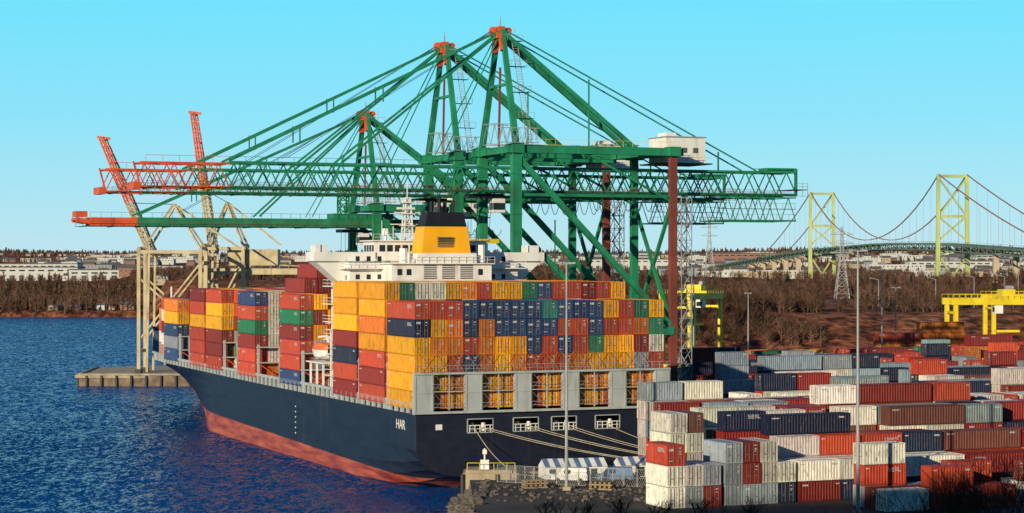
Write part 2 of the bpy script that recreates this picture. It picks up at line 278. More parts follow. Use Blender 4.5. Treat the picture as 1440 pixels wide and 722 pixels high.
def container_mesh(L,logo,name):
    b=MB([M_CONT,M_BAR,M_LABEL]); w=CW/2;h=CH;y0,y1=0,L;p=.13
    rr=random.Random(sum(map(ord,name)))
    for x in(-w,w-p):
        for y in(y0,y1-p): b.box(x,x+p,y,y+p,0,h,M_CONT)
    for x in(-w,w-p):
        b.box(x,x+p,y0+p,y1-p,0,.16,M_CONT); b.box(x,x+p,y0+p,y1-p,h-.1,h,M_CONT)
    for y in(y0,y1-p):
        b.box(-w+p,w-p,y,y+p,0,.16,M_CONT); b.box(-w+p,w-p,y,y+p,h-.12,h,M_CONT)
    n=int(L/.42); st=(L-2*p)/n
    for s in(-1,1):
        pts=[]
        for i in range(n):
            a=y0+p+i*st; pts+= [(w-.015,a),(w-.015,a+st*.35),(w-.075,a+st*.5),(w-.075,a+st*.85)]
        pts.append((w-.015,y1-p))
        for i in range(len(pts)-1):
            (xa,ya),(xb,yb)=pts[i],pts[i+1]
            q=[(s*xa,ya,.16),(s*xb,yb,.16),(s*xb,yb,h-.1),(s*xa,ya,h-.1)]
            b.face(q if s>0 else q[::-1],M_CONT)
    m=int(L/.9)
    for i in range(m):
        a=y0+p+(L-2*p)*i/m; c=y0+p+(L-2*p)*(i+1)/m; e=(a+c)/2
        b.face([(-w+p,a,h-.03),(w-p,a,h-.03),(w-p,e,h-.06),(-w+p,e,h-.06)],M_CONT); b.face([(-w+p,e,h-.06),(w-p,e,h-.06),(w-p,c,h-.03),(-w+p,c,h-.03)],M_CONT)
    b.face([(-w,y0,.02),(-w,y1,.02),(w,y1,.02),(w,y0,.02)],M_BAR)
    k=5
    for i in range(k):
        xa=-w+p+(2*w-2*p)*i/k; xb=-w+p+(2*w-2*p)*(i+1)/k; xm=(xa+xb)/2
        b.face([(xm,y1-.08,.16),(xa,y1-.03,.16),(xa,y1-.03,h-.12),(xm,y1-.08,h-.12)],M_CONT); b.face([(xb,y1-.03,.16),(xm,y1-.08,.16),(xm,y1-.08,h-.12),(xb,y1-.03,h-.12)],M_CONT)
    for s in(-1,1):
        xa,xb=sorted((s*.03,s*(w-p)))
        zz=[.16,.55,.62,1.2,1.27,1.85,1.92,h-.12]
        for i in range(len(zz)-1):
            d=.05 if i%2==0 else .02
            b.face([(xa,y0+d,zz[i]),(xb,y0+d,zz[i]),(xb,y0+d,zz[i+1]),(xa,y0+d,zz[i+1])],M_CONT)
        for f in(.3,.75): b.box(s*f*(w-p)-.03,s*f*(w-p)+.03,y0-.03,y0+.03,.1,h-.06,M_BAR)
        b.box(s*.5*(w-p)-.22,s*.5*(w-p)+.22,y0-.02,y0+.0,.95,1.03,M_BAR)
    b.face([(-.03,y0+.08,.1),(.03,y0+.08,.1),(.03,y0+.08,h-.1),(-.03,y0+.08,h-.1)],M_BAR)
    b.box(.42,.42+rr.uniform(.2,.4),y0-.012,y0+.012,2.08,2.2,M_LABEL)
    for i in range(rr.randint(1,3)): b.box(.42,.42+rr.uniform(.2,.36),y0-.012,y0+.012,1.70-.18*i,1.78-.18*i,M_LABEL)
    if logo in(1,3):
        zt=rr.uniform(1.5,2.0); b.box(-.95,-.95+rr.uniform(.5,.8),y0-.012,y0+.012,zt,zt+.28,M_LABEL); b.box(-.95,-.5,y0-.012,y0+.012,.5,.62,M_LABEL)
    word={1:'SEAL',2:'',3:'COHNTA',4:'',0:''}[logo]
    for s in(-1,1):
        x=s*(w-.008); bx=lambda a,c,z0,z1:b.box(min(x,x+s*.012),max(x,x+s*.012),min(a,c),max(a,c),z0,z1,M_LABEL)
        if word:
            ch=.5 if logo==1 else .36; cwid=ch*.75; tot=len(word)*cwid*1.35; st0=L*(.1 if logo==1 else .55); zb=1.6
            for i,cc in enumerate(word):
                base=st0+i*cwid*1.35 if s>0 else st0+tot-i*cwid*1.35
                for g in GL[cc]: bx(base+s*g[0]*cwid,base+s*g[2]*cwid,zb+g[1]*ch,zb+g[3]*ch)
        if logo!=4: e0=L*.88; bx(e0,e0+min(1.1,L*.09),2.05,2.18)
        if logo==2: bx(L*.08,L*.08+.8,1.95,2.15)
    return b.mesh(name)
C40=[container_mesh(12.1,i,'container_40ft_%d'%i) for i in range(5)]
C20=[container_mesh(6.0,i,'container_20ft_%d'%i) for i in range(5)]
def pick(set_,k):
    if k in 'WY': return set_[random.choice((0,2,4))]
    return set_[random.choice((0,0,2,2,4,4,1,3))]
def put(mesh,loc,col,parent=None,rz=0,name='shipping_container'):
    o=bpy.data.objects.new(name,mesh); COL.objects.link(o); o.location=loc; o.rotation_euler=(0,0,rz); c=PAL[col]; j=random.uniform(.82,1.1); o.color=(c[0]*j,c[1]*j*random.uniform(.9,1.1),c[2]*j,1)
    if parent:o.parent=parent
    return o
# ------------------------------------------------------------------ ship
ship=empty('container_ship',(OX,OY,0),TH)
h=MB([])
S={
 0:[(20,11.2),(20,9),(20,7.5),(20,6),(19.5,4.6),(18.2,3.3),(15,2.2),(9,1.6),(0,1.5)],
 5:[(20,11.2),(20,9),(20,7.5),(20,6),(19.9,4),(19.3,2.4),(17.5,1),(12,-.1),(0,-.5)],
 12:[(20,11.2),(20,9),(20,7.5),(20,6),(20,3.5),(19.8,1.8),(19,.3),(17,-.8),(0,-1.2)],
 26:[(20,11.2),(20,9),(20,7),(20,5),(20,3),(20,1.5),(20,0),(19.8,-1),(0,-1.6)]}
STEM0,STEMR=204.,54.
def bowsec(L):
    zd=11.2+ (3.9*smooth(196,206,L)+.8*smooth(206,258,L))+.6*smooth(60,190,L)
    zlow=-1.0
    if L>STEM0: zlow=zd*min(1.,((L-STEM0)/STEMR))**(1/.9)   # raked stem: no hull below it
    fr=np.array([1,.86,.72,.58,.44,.3,.15,0.])
    zs=zlow+(zd-zlow)*fr
    dk=np.interp(L,[0,150,168,180,200,220,240,250,258],[20,20,19.4,17.5,13,8,3.6,1.6,0])
    wl=np.interp(L,[0,116,122,130,140,150,165,180,195,204,400],[20,20,19.4,17.6,14.8,12,7.8,4,1.2,0,0])
    ex=1.12+1.1*float(smooth(135,185,L))
    out=[]
    for z in zs:
        t=max(0,z)/zd; s=t**ex
        b=wl+(dk-wl)*s
        stem=STEM0+STEMR*t**.9
        b=0 if L>=stem-1e-6 else min(b,(stem-L)*.55)
        out.append((float(max(b,0)),float(z)))
    out.append((0.,-1.6 if L<=STEM0 else float(zlow))); return out
secs=[(k,S[k]) for k in sorted(S)]
for L in [50,80,98,112,118,123,128,134,140,146,152,158,164,170,176,182,188,194,200,204,208,212,216,220,226,232,238,243,247,251,254,256,258]: secs.append((L,bowsec(L)))
def shipv(s,sec,i): return (s*sec[1][i][0],sec[0],sec[1][i][1])
for a,b in zip(secs[:-1],secs[1:]):
    for i in range(8):
        for s in(-1,1):
            q=[shipv(s,a,i),shipv(s,a,i+1),shipv(s,b,i+1),shipv(s,b,i)]
            h.face(q if s>0 else q[::-1],M_HULL)
    h.face([shipv(-1,a,0),shipv(1,a,0),shipv(1,b,0),shipv(-1,b,0)],M_SHIPG) if a[0]<194 else h.face([(-a[1][0][0]*.9,a[0],a[1][0][1]-1.0),(a[1][0][0]*.9,a[0],a[1][0][1]-1.0),(b[1][0][0]*.9,b[0],b[1][0][1]-1.0),(-b[1][0][0]*.9,b[0],b[1][0][1]-1.0)],M_SHIPG)
ops=[(-12.1,-8.1),(-4.9,-.9),(1.2,5.2),(8.3,12.3)]
xc=[-20]+[v for o in ops for v in o]+[20]
for i in range(len(xc)-1):
    a,b=xc[i],xc[i+1]
    if i%2==0: h.face([(a,0,6),(b,0,6),(b,0,11.2),(a,0,11.2)],M_HULL)
    else:
        h.face([(a,0,6),(b,0,6),(b,0,8.4),(a,0,8.4)],M_HULL); h.face([(a,0,10.3),(b,0,10.3),(b,0,11.2),(a,0,11.2)],M_HULL)
        h.box(a-.1,b+.1,2.5,2.7,8,11,M_DARK); h.box(a,b,.05,2.5,8.25,8.35,M_SHIPG)
        for x in np.linspace(a+.4,b-.4,5): h.beam((x,.05,8.4),(x,.05,9.4),.1,M_WHITE)
        h.beam((a,.05,9.4),(b,.05,9.4),.12,M_WHITE); h.beam((a,.05,8.9),(b,.05,8.9),.08,M_WHITE)
        h.cyl((a+1.2,1.3,8.45),(a+1.2,1.3,9.7),.3,M_WHITE); h.cyl((b-1,1.3,8.45),(b-1,1.3,9.7),.3,M_WHITE)
        for (p,q) in (((a,8.35),(b,8.35)),((a,10.35),(b,10.35))): h.beam((p[0],-.06,p[1]),(q[0],-.06,q[1]),.14,M_SHIPG,.12)
        for xx in(a,b): h.beam((xx,-.06,8.4),(xx,-.06,10.3),.14,M_SHIPG,.12)
low=S[0][3:]
h.face([(-b,0,z) for b,z in low]+[(b,0,z) for b,z in low[::-1][1:]],M_HULL)
for x in(-16.5,16.5): h.box(x-.5,x+.5,-.04,.0,8.9,9.7,M_WHITE)
for k in range(6): h.box(-20.03,-20,60,60.4,4+k*.9,4.22+k*.9,M_WHITE)
hull=h.obj('hull',ship)
g=MB([])
for s in(-1,1):
    for L in np.arange(1,176,2.6):
        zd=11.2+.6*float(smooth(60,190,L))
        if L<160: x=s*19.75
        else: x=s*float(np.interp(L,[150,168,180],[19.8,19.1,17.2]))
        g.box(x-.15,x+.15,L,L+.9,zd,zd+1.5,M_SHIPG)
    g.beam((s*19.7,0,12.6),(s*19.7,150,12.95),.35,M_SHIPG,.45); g.beam((s*19.7,150,12.95),(s*17.4,180,13.1),.35,M_SHIPG,.45)
    g.beam((s*19.9,0,11.8),(s*19.9,150,12.2),.08,M_STEEL,.08)
posts=[-20.4,-12.55,-4.75,2.9,10.6,18.0]
pw=[3.0,2.7,2.7,2.7,2.7,2.6]
for p,w_ in zip(posts,pw):
    g.box(p,p+w_,-.35,.35,11.2,16.9,M_SHIPG); g.box(p+.15,p+.27,-.42,-.35,11.7,16.7,M_SHIPG); g.box(p+w_-.27,p+w_-.15,-.42,-.35,11.7,16.7,M_SHIPG); g.box(p+.1,p+w_-.1,-.41,-.35,14.2,14.35,M_SHIPG)
g.box(-20.4,20.6,-.5,.45,16.9,17.2,M_SHIPG); g.box(-20.4,20.6,-.5,-.43,11.25,11.6,M_SHIPG)
for i in range(5):
    a=posts[i]+pw[i];b=posts[i+1]; g.box(a,b,-.3,.1,14.38,14.5,M_SHIPG)
    g.beam(((a+b)/2,-.2,11.7),((a+b)/2,-.2,16.9),.13,M_SHIPG)
    for z in(12.2,12.7,15.0,15.5): g.beam((a,-.36,z),(b,-.36,z),.05,M_STEEL)
    for z0 in(11.75,14.5):
        m_=(a+b)/2
        for u,v in((a,m_),(m_,b)): g.beam((u+.1,-.1,z0),(v-.1,-.1,z0+2.5),.03,M_STEEL); g.beam((v-.1,-.1,z0),(u+.1,-.1,z0+2.5),.03,M_STEEL)
for c in range(15):
    x0=-20+2.5*c; 
    g.beam((x0+.2,-.2,17.3),(x0+2.3,-.05,19.9),.04,M_LASH); g.beam((x0+2.3,-.2,17.3),(x0+.2,-.05,19.9),.04,M_LASH)
for x in np.arange(-20,20.6,1.25): g.beam((x,-.45,17.2),(x,-.45,18.2),.05,M_STEEL)
for z in(17.7,18.2): g.beam((-20.4,-.45,z),(20.6,-.45,z),.05,M_STEEL)
for L in(13.3,26.8,57.2,71,85,99.2,109,136.6,145,158.9):
    for x in np.arange(-19.6,20,4.9): g.beam((x,L,11.2),(x,L,18.2),.4,M_SHIPG)
    for z in(14.8,17.6): g.box(-19.9,19.9,L-.35,L+.35,z,z+.2,M_SHIPG)
    for x in np.arange(-19.6,19,4.9): g.beam((x,L,11.4),(x+4.9,L,14.8),.16,M_ORANGE); g.beam((x+4.9,L,11.4),(x,L,14.8),.16,M_ORANGE)
g.obj('lashing_bridges',ship)
Z0=11.9; TP=2.59
def colx(c): return -18.75+2.5*c
STERN=["RRRBBBBBTBBBYRGY","DYOBOBBBBRRBRROG","YOOROYYBRBRGYYMW","YYRBOYORRROYYYSR","YYOYYYORYOYOYYOY","YOYYOYYRYOYYRYOY"]
B1TOP="YGWWYORYYGBRRMRY"
MIX="YYYYOORRRRRMMBBBWWGS"
def rc(): return random.choice(MIX)
def bay(L,tiers,cols,colfn,full_aft=True):
    for c in cols:
        T=tiers(c) if callable(tiers) else tiers
        for t_ in range(T):
            vis=full_aft or c==cols[0] or c==cols[-1] or t_>=T-2
            if not vis: continue
            k=colfn(c,t_,T)
            if k=='B': ms=C40[random.choice((1,1,3))]
            else: ms=pick(C40,k)
            put(ms,(colx(c)+random.uniform(-.03,.03),L+random.uniform(-.05,.05),Z0+t_*TP+.004*L),k,ship,name='deck_container')
allc=list(range(16))
bay(.6,6,allc,lambda c,t_,T:STERN[5-t_][c])
bay(14.1,7,allc,lambda c,t_,T:(B1TOP[c] if t_==T-1 else (["R","M","R","Y","O","Y","Y"][t_] if c==0 else rc())),False)
bay(27.4,7,allc,lambda c,t_,T:(["M","R","D","M","Y","Y","Y"][t_] if c==0 else ("YYYYOW"[c%6] if t_==T-1 else rc())),False)
bay(58,6,allc,lambda c,t_,T:({0:"BRRMGR",1:"RSWYMY",2:"WYWRYM"}[c][t_] if c<3 else rc()))
bay(71.8,7,allc[2:],lambda c,t_,T:"MRMMRY"[(c+t_)%6] if t_>=5 else rc(),False)
bay(86,6,allc,lambda c,t_,T:({0:"RRMGRB",1:"OWWWWW",2:"WWSWWY"}[c][t_] if c<3 else rc()))
bay(99.7,6,allc[1:],lambda c,t_,T:rc(),False)
bay(110,6,allc,lambda c,t_,T:({0:"RMMYYR",1:"RYOORY"}[c][t_] if c<2 else rc()))
bay(123.4,6,allc,lambda c,t_,T:({0:"RRRYRM"}[c][t_] if c<1 else rc()),False)
bay(146,5,allc,lambda c,t_,T:({0:"BSBYO",1:"BBYMR"}[c][t_] if c<2 else rc()))
bay(159.4,5,allc[1:-1],lambda c,t_,T:rc(),False)
bay(172.5,4,allc[2:-2],lambda c,t_,T:rc(),False)
for c in (3,4,5,6): put(C40[0],(colx(c),72.5,Z0+7*TP+.3),"MRMR"[c-3],ship,name='deck_container')
# superstructure
s=MB([])
s.box(-15,15,46,56,11.2,33,M_WHITE)
for z in(14,17,20,23,26,29,32): s.box(-16.2,16.2,44.9,57,z,z+.16,M_WHITE)
for z in(17,20,23,26,29,32):
    for x in np.arange(-16.1,16.2,1.4): s.beam((x,44.95,z+.1),(x,44.95,z+1.15),.06,M_WHITE)
    for dz in(.6,1.15): s.beam((-16.2,44.95,z+dz),(16.2,44.95,z+dz),.07,M_WHITE); s.beam((-16.15,44.95,z+dz),(-16.15,57,z+dz),.07,M_WHITE)
    for x in list(np.arange(-13.6,-9.6,1.9))+list(np.arange(8.6,14,1.9)): s.box(x-.35,x+.35,45.96,46.0,z+1.3,z+2.1,M_GLASS)
    for y in np.arange(47.5,55,1.9): s.box(-15.04,-15,y,y+.7,z+1.2,z+2,M_GLASS)
s.box(-20.6,20.6,47.5,52.5,33.3,33.6,M_WHITE)
for x0,x1 in((-20.6,-10),(10,20.6)):
    s.box(x0,x1,47.5,47.62,33.6,34.8,M_WHITE); s.box(x0,x1,52.38,52.5,33.6,34.8,M_WHITE)
for x in(-20.6,20.45): s.box(x,x+.15,47.62,52.38,33.6,34.8,M_WHITE)
for sx in(-1,1):
    s.hexa([(sx*15,48,29),(sx*15.3,48,29),(sx*15.3,52,29),(sx*15,52,29),(sx*15,48,33.3),(sx*20.3,48,33.3),(sx*20.3,52,33.3),(sx*15,52,33.3)],M_WHITE)
    s.beam((sx*20.2,47.7,34.8),(sx*20.2,47.7,37.3),.1,M_WHITE); s.beam((sx*17,47.7,34.8),(sx*17,47.7,36.3),.1,M_WHITE)
    s.box(sx*19-1,sx*19+1,48.5,51.5,34.8,36,M_WHITE)
s.box(-10,10,47.8,54,33.6,36.6,M_WHITE); s.box(-10.5,10.5,47.4,54.4,36.6,36.8,M_WHITE)
for x in np.arange(-9.2,9,1.35): s.box(x,x+1.0,47.76,47.8,34.9,36,M_GLASS)
for y in np.arange(48.3,53,1.35): s.box(-10.04,-10,y,y+1,34.9,36,M_GLASS)
for x in np.arange(-10.4,10.5,1.3): s.beam((x,47.5,36.8),(x,47.5,37.8),.06,M_WHITE)
for dz in(.5,1): s.beam((-10.4,47.5,36.8+dz),(10.4,47.5,36.8+dz),.06,M_WHITE)
s.box(-9.5,8,40.5,46,11.2,32.8,M_WHITE); s.box(-5.2,5.2,40.2,46,32.8,34.6,M_WHITE)
s.box(-9.9,8.4,40.0,46,32.8,32.95,M_WHITE)
for x0 in(-4,-.8,2.4):
    for z in np.arange(30.4,32.5,.35): s.box(x0,x0+2.2,40.4,40.5,z,z+.18,M_LOUV)
for x in(-8.6,-7,5.6): s.box(x,x+.8,40.44,40.5,31,32,M_GLASS)
for x in np.arange(-9.8,8.4,1.3): s.beam((x,40.05,32.95),(x,40.05,34),.06,M_WHITE)
for dz in(.55,1.05): s.beam((-9.9,40.05,32.95+dz),(8.4,40.05,32.95+dz),.06,M_WHITE)
s.beam((-9.8,41,28),(-5.2,41,34),.35,M_WHITE); s.cyl((6.6,41.5,33),(6.6,41.5,36),.6,M_WHITE); s.cyl((-7,42,33),(-7,42,35.4),.7,M_WHITE); s.cyl((7.4,43.5,33),(7.4,43.5,35),.5,M_WHITE)
s.obj('superstructure',ship)
s=MB([])
s.hexa([(-4.4,40.3,34.6),(4.2,40.3,34.6),(4.2,45.5,34.6),(-4.4,45.5,34.6),(-3.7,41,39.0),(3.9,41,39.0),(3.9,45.2,39.0),(-3.7,45.2,39.0)],M_FUN)
s.hexa([(-3.6,41.05,39.0),(3.8,41.05,39.0),(3.8,45.1,39.0),(-3.6,45.1,39.0),(-2.9,41.5,41.4),(3.3,41.5,41.4),(3.3,44.8,41.4),(-2.9,44.8,41.4)],M_BLACK)
for z in np.arange(35.6,37.4,.3): s.box(-1.6,1.2,40.35,40.9,z,z+.16,M_LOUV)
for x,y,z in((-1.8,43,43.2),(-.6,42.4,43.8),(.7,43.2,43),(1.9,42.6,43.4),(2.3,44,42.8)): s.cyl((x,y,41),(x,y,z),.34,M_BLACK)
s.obj('funnel',ship)
s=MB([])
s.lattice((-3.5,50,36.8),(-3.5,50,44),1.6,5,M_WHITE,.2,.1,.8)
for z,wd_ in((39.5,3),(41.5,2.3),(43.4,3.2)): s.beam((-3.5-wd_,50,z),(-3.5+wd_,50,z),.16,M_WHITE); s.box(-4.6,-2.4,49,51,z-.3,z-.15,M_WHITE)
s.box(-5.6,-2.4,49.2,49.45,42,42.35,M_WHITE); s.cyl((-3.5,50,44),(-3.5,50,46.5),.09,M_WHITE)
for x in(-8,-6,4,7.5,9): s.cyl((x,50,36.8),(x,50,36.8+random.uniform(2,5)),.07,M_WHITE)
for x,z in((6,37.9),(-7,37.7)): s.cyl((x,51,36.8),(x,51,z),.2,M_WHITE); s.cyl((x,51,z),(x,51,z+1.1),.75,M_WHITE,.5,10)
s.obj('radar_mast',ship)
for sx in(-1,1):
    s=MB([]); x=sx*18
    pts=[(47.5,.3,.5),(48.3,1.1,.2),(50,1.4,0),(52,1.4,0),(53.6,1.1,.2),(54.4,.3,.5)]
    for a,b in zip(pts[:-1],pts[1:]):
        ra=[(x-a[1],a[0],18.6),(x-a[1]*.8,a[0],17.4+a[2]),(x,a[0],17+a[2]),(x+a[1]*.8,a[0],17.4+a[2]),(x+a[1],a[0],18.6),(x+a[1]*.7,a[0],19.7-a[2]*.5),(x-a[1]*.7,a[0],19.7-a[2]*.5)]
        rb=[(x-b[1],b[0],18.6),(x-b[1]*.8,b[0],17.4+b[2]),(x,b[0],17+b[2]),(x+b[1]*.8,b[0],17.4+b[2]),(x+b[1],b[0],18.6),(x+b[1]*.7,b[0],19.7-b[2]*.5),(x-b[1]*.7,b[0],19.7-b[2]*.5)]
        for i in range(7): s.face([ra[i],ra[(i+1)%7],rb[(i+1)%7],rb[i]],M_SAFE if i>3 else M_WHITE)
    for y in(49,53): s.beam((sx*16,y,16.6),(sx*16.6,y,20.8),.3,M_WHITE); s.beam((sx*16.6,y,20.8),(sx*18.2,y,20.6),.3,M_WHITE)
    s.box(min(sx*15,sx*19.6),max(sx*15,sx*19.6),46.5,55.5,16.4,16.6,M_WHITE)
    for y in(47,50.5,54): s.beam((sx*19.2,y,11.2),(sx*19.2,y,16.4),.3,M_WHITE)
    for y in(41,43,45):
        s.beam((sx*18.5,y,11.2),(sx*18.5,y,22),.3,M_WHITE)
    for z in(14.5,18,22): s.box(min(sx*16,sx*19),max(sx*16,sx*19),40.5,46.4,z,z+.15,M_WHITE); s.beam((sx*19,40.5,z+1.1),(sx*19,46.4,z+1.1),.08,M_WHITE)
    s.obj('lifeboat_station',ship)
s=MB([]); s.cyl((0,236,14.5),(0,236,27),.25,M_WHITE); s.beam((-1.5,236,24),(1.5,236,24),.15,M_WHITE)
for x in(-3,3): s.cyl((x,224,14.2),(x,224,16.2),.7,M_SHIPG)
s.obj('foremast',ship)
for txt,L,z,sz in(('HAR',8.6,8.7,2.0),):
    cu=bpy.data.curves.new('ship_name','FONT'); cu.body=txt; cu.size=sz; cu.extrude=.02; o=bpy.data.objects.new('name_lettering',cu); COL.objects.link(o); o.parent=ship
    o.matrix_local=Matrix(((0,0,-1,-20.03),(-1,0,0,L),(0,1,0,z),(0,0,0,1))); cu.materials.append(M_WHITE)
def rope(mb,p,q,sag,m=M_ROPE,r=.05,n=12):
    p=Vector(p);q=Vector(q);pr=p
    for i in range(1,n+1):
        t_=i/n; c=p+(q-p)*t_+Vector((0,0,-4*sag*t_*(1-t_))); mb.beam(pr,c,r*2,m); pr=c
s=MB([])
for x,ta,tb in((-10,20,-13),(-9,21,-14),(-3,25,-15),(-2,26,-16),(3,27,-12),(4,28,-13),(10,27.5,-10),(-11,-9,-11)):
    rope(s,(x,-.1,9.0),(ta,tb,3.6),1.0,r=.035)
s.obj('mooring_lines',None,(OX,OY,0),TH)
for a,b in((20,-13),(25,-15),(27.5,-12),(-9,-11)):
    s=MB([]); s.cyl((0,0,0),(0,0,.7),.28,M_DARK,.22); s.cyl((0,0,.7),(0,0,.9),.42,M_DARK,.36); s.obj('bollard',None,(*W(a,b),GZ))
# ------------------------------------------------------------------ gantry cranes
def gantry(L,bz=46.5,bt=51.0,top=55.,apex=78.,out=69,back=63,gauge=32.5,orange=53,boxboom=False,hw=8.5,stays=(53,32)):
    e=empty('ship_to_shore_gantry_crane',(*W(27,L),0),TH)
    g=MB([])
    G=M_GREEN
    for x in(0,gauge):
        for y in(-hw,hw):
            near_land=(x>0 and y<0)
            m=M_BROWN if near_land else G
            w_=1.8 if x==0 else 1.4
            g.box(x-w_/2,x+w_/2,y-w_/2*.8,y+w_/2*.8,5.8,top,m)
            for z in np.arange(12,top-3,7.5): g.box(x-w_/2-.08,x+w_/2+.08,y-w_/2*.8-.08,y+w_/2*.8+.08,z,z+.25,m)
            g.box(x-1.2,x+1.2,y-1.2,y+1.2,top-1.6,top+.2,G)
            for d in(-3,0,3):
                g.box(x-.5,x+.5,y+d-1.1,y+d+1.1,3.9,4.9,M_DARK); g.cyl((x-.35,y+d-.6,3.6),(x+.35,y+d-.6,3.6),.5,M_STEEL); g.cyl((x-.35,y+d+.6,3.6),(x+.35,y+d+.6,3.6),.5,M_STEEL)
            g.box(x-.6,x+.6,y-4,y+4,4.9,5.8,G)
        g.beam((x,-hw,8),(x,hw,8),1.5,G); g.beam((x,-hw,top-.8),(x,hw,top-.8),1.3,G)
        g.beam((x,-hw,20),(x,hw,20),1.2,G)
        if x>0: g.beam((x,-hw,20),(x,hw,top-10),.6,G); g.beam((x,hw,20),(x,-hw,top-10),.6,G)
    for y in(-hw,hw):
        g.beam((0,y,20),(gauge,y,20),1.5,G); g.beam((-2,y,top-.8),(gauge+2,y,top-.8),1.3,G,1.5)
        g.beam((0,y,top-2),(gauge,y,20.5),1.0,G)
        g.beam((gauge,y,bz-2),(gauge*.45,y,top-1.5),.4,G)
        g.beam((0,y,bz-.8),(gauge,y,bz-.8),.55,G)
        g.beam((0,y,top),(.3,y*.13,apex-1),1.1,G,1.0,w2=.85)
        for xx in np.arange(0,gauge,2): g.beam((xx,y,top),(xx,y,top+1.1),.06,M_YEL)
        g.beam((0,y,top+1.1),(gauge,y,top+1.1),.06,M_YEL)
    g.beam((0,-hw*.55,(top+apex)/2),(0,hw*.55,(top+apex)/2),.5,G)
    g.beam((0,0,top),(.3,0,apex-8),.35,M_BROWN)
    g.box(27,29,-hw,hw,top-1.6,top-.2,G)
    for y in(-1.4,1.4): g.beam((.3,y,apex-1.5),(28,y*1.2,top),.8,G)
    g.box(-1.0,1.5,-1.7,1.7,apex-2.6,apex-1.6,M_ORANGE); g.box(-.5,.9,-1.1,1.1,apex-1.6,apex-.3,M_ORANGE)
    g.beam((-2.0,0,apex-1.8),(2.4,0,apex-1.8),.35,M_ORANGE); g.cyl((0,-.8,apex-.3),(0,-.8,apex+1.6),.1,M_STEEL); g.cyl((.5,.5,apex-.3),(.5,.5,apex+1),.15,M_ORANGE)
    for y in(-1,1): g.beam((0,y*2.2,apex-5),(0,y*1.4,apex-2.4),1.0,M_ORANGE)
    for x in(-1.2,1.8): g.cyl((x,-.7,apex-1),(x,.7,apex-1),.6,M_ORANGE,n=10)
    for xx in(-2.2,2.6): g.beam((xx,-1.7,apex-1.6),(xx,-1.7,apex-.5),.06,M_ORANGE)
    g.obj('portal_frame',e)
    b=MB([])
    if not boxboom:
        b.truss(-orange,back,-2.8,2.8,bz,bt,int((back+orange)/4.6),G,.40,.2)
        b.truss(-out,-orange,-2.8,2.8,bz,bt-.3,4,M_ORANGE,.36,.18)
        b.beam((-out,-2.8,bz),(-out,2.8,bt),.3,M_ORANGE)
        for y in(-2.8,2.8): b.beam((-orange,y,bz),(back,y,bz),.7,G,.55)
        b.box(-out-1.2,-out,-2.8,2.8,bz-.5,bz+.8,M_ORANGE)
    else:
        for y in(-2.2,2.2):
            b.beam((-orange,y,bz+.8),(back,y,bz+.8),1.,G,1.9); b.beam((-out+3,y,bz+.8),(-orange,y,bz+.8),1.,M_ORANGE,1.8); b.beam((-out,y,bz+1.2),(-out+3,y,bz+.8),.7,M_ORANGE,1.0)
        for x in np.arange(-out,back,5): b.beam((x,-2.2,bz+1.2),(x,2.2,bz+1.2),.4,G if x>-orange else M_ORANGE)
        b.box(-out,-out+2.5,-2,2,bz+1.8,bz+3.0,M_ORANGE)
        b.box(-8,6,-2.6,2.6,bz+1.8,bz+3,G); b.lattice((-5,0,bz+3),(-5,0,bz+9),2,4,G,.3,.2)
        for xx in np.arange(-out+3,back,2.2): b.beam((xx,-2.7,bz+1.7),(xx,-2.7,bz+2.8),.07,M_ORANGE if xx<-orange else G)
        b.beam((-out+3,-2.7,bz+2.8),(back,-2.7,bz+2.8),.07,G)
    for y in(-3.9,3.9):
        b.box(-out+1,back-1,y-.45,y+.45,bz-.2,bz-.1,M_DARK)
        for dz in(.5,1.0): b.beam((-out+1,y,bz-.1+dz),(back-1,y,bz-.1+dz),.06,M_BROWN)
        for x in np.arange(-out+1,back-1,2.5): b.beam((x,y,bz-.1),(x,y,bz+.95),.06,M_BROWN)
    for x in np.arange(-out+2,back-1,6): b.beam((x,-4.2,bz-.25),(x,4.2,bz-.25),.2,G)
    if not boxboom:
        for y in(-2.8,):
            for x in np.arange(-out+1,-2,3): b.beam((x,y,bt),(x,y,bt+1),.07,M_ORANGE if x<-orange else G)
            b.beam((-out+1,y,bt+1),(-orange,y,bt+1),.08,M_ORANGE); b.beam((-orange,y,bt+1),(-2,y,bt+1),.07,G)
    bx0=back-(18 if not boxboom else 10); 
    b.truss(bx0,back-1,-4.2,4.2,bz-5.2,bz-.6,5,G,.25,.14,False)
    for z in(bz-5,bz-2.8): 
        for x in np.arange(bx0,back-1,1.4): b.beam((x,-4.2,z),(x,-4.2,z+1.1),.07,M_STEEL)
        b.beam((bx0,-4.2,z+1.1),(back-1,-4.2,z+1.1),.08,M_STEEL); b.box(bx0,back-1,-4.2,-3.2,z-.1,z,M_DARK)
    b.box(back-6,back,-2,2,bt+.2,bt+.9,G); b.beam((back,-2.5,bz),(back,-2.5,bt+.8),.5,G); b.beam((back,-2.5,bt+.8),(back-10,-2.5,bt+.6),.12,G)
    b.box(back-1,back+2.2,-3.4,3.4,bz+1,bz+1.15,M_DARK)
    for z in(bz+1.7,bz+2.3,bz-.2): b.beam((back,-3.4,z),(back+2.2,-3.4,z),.08,M_STEEL)
    for x in(back+1,back+2.2): b.beam((x,-3.4,bz-.2),(x,-3.4,bz+2.4),.1,M_STEEL)
    b.obj('boom',e)
    s_=MB([])
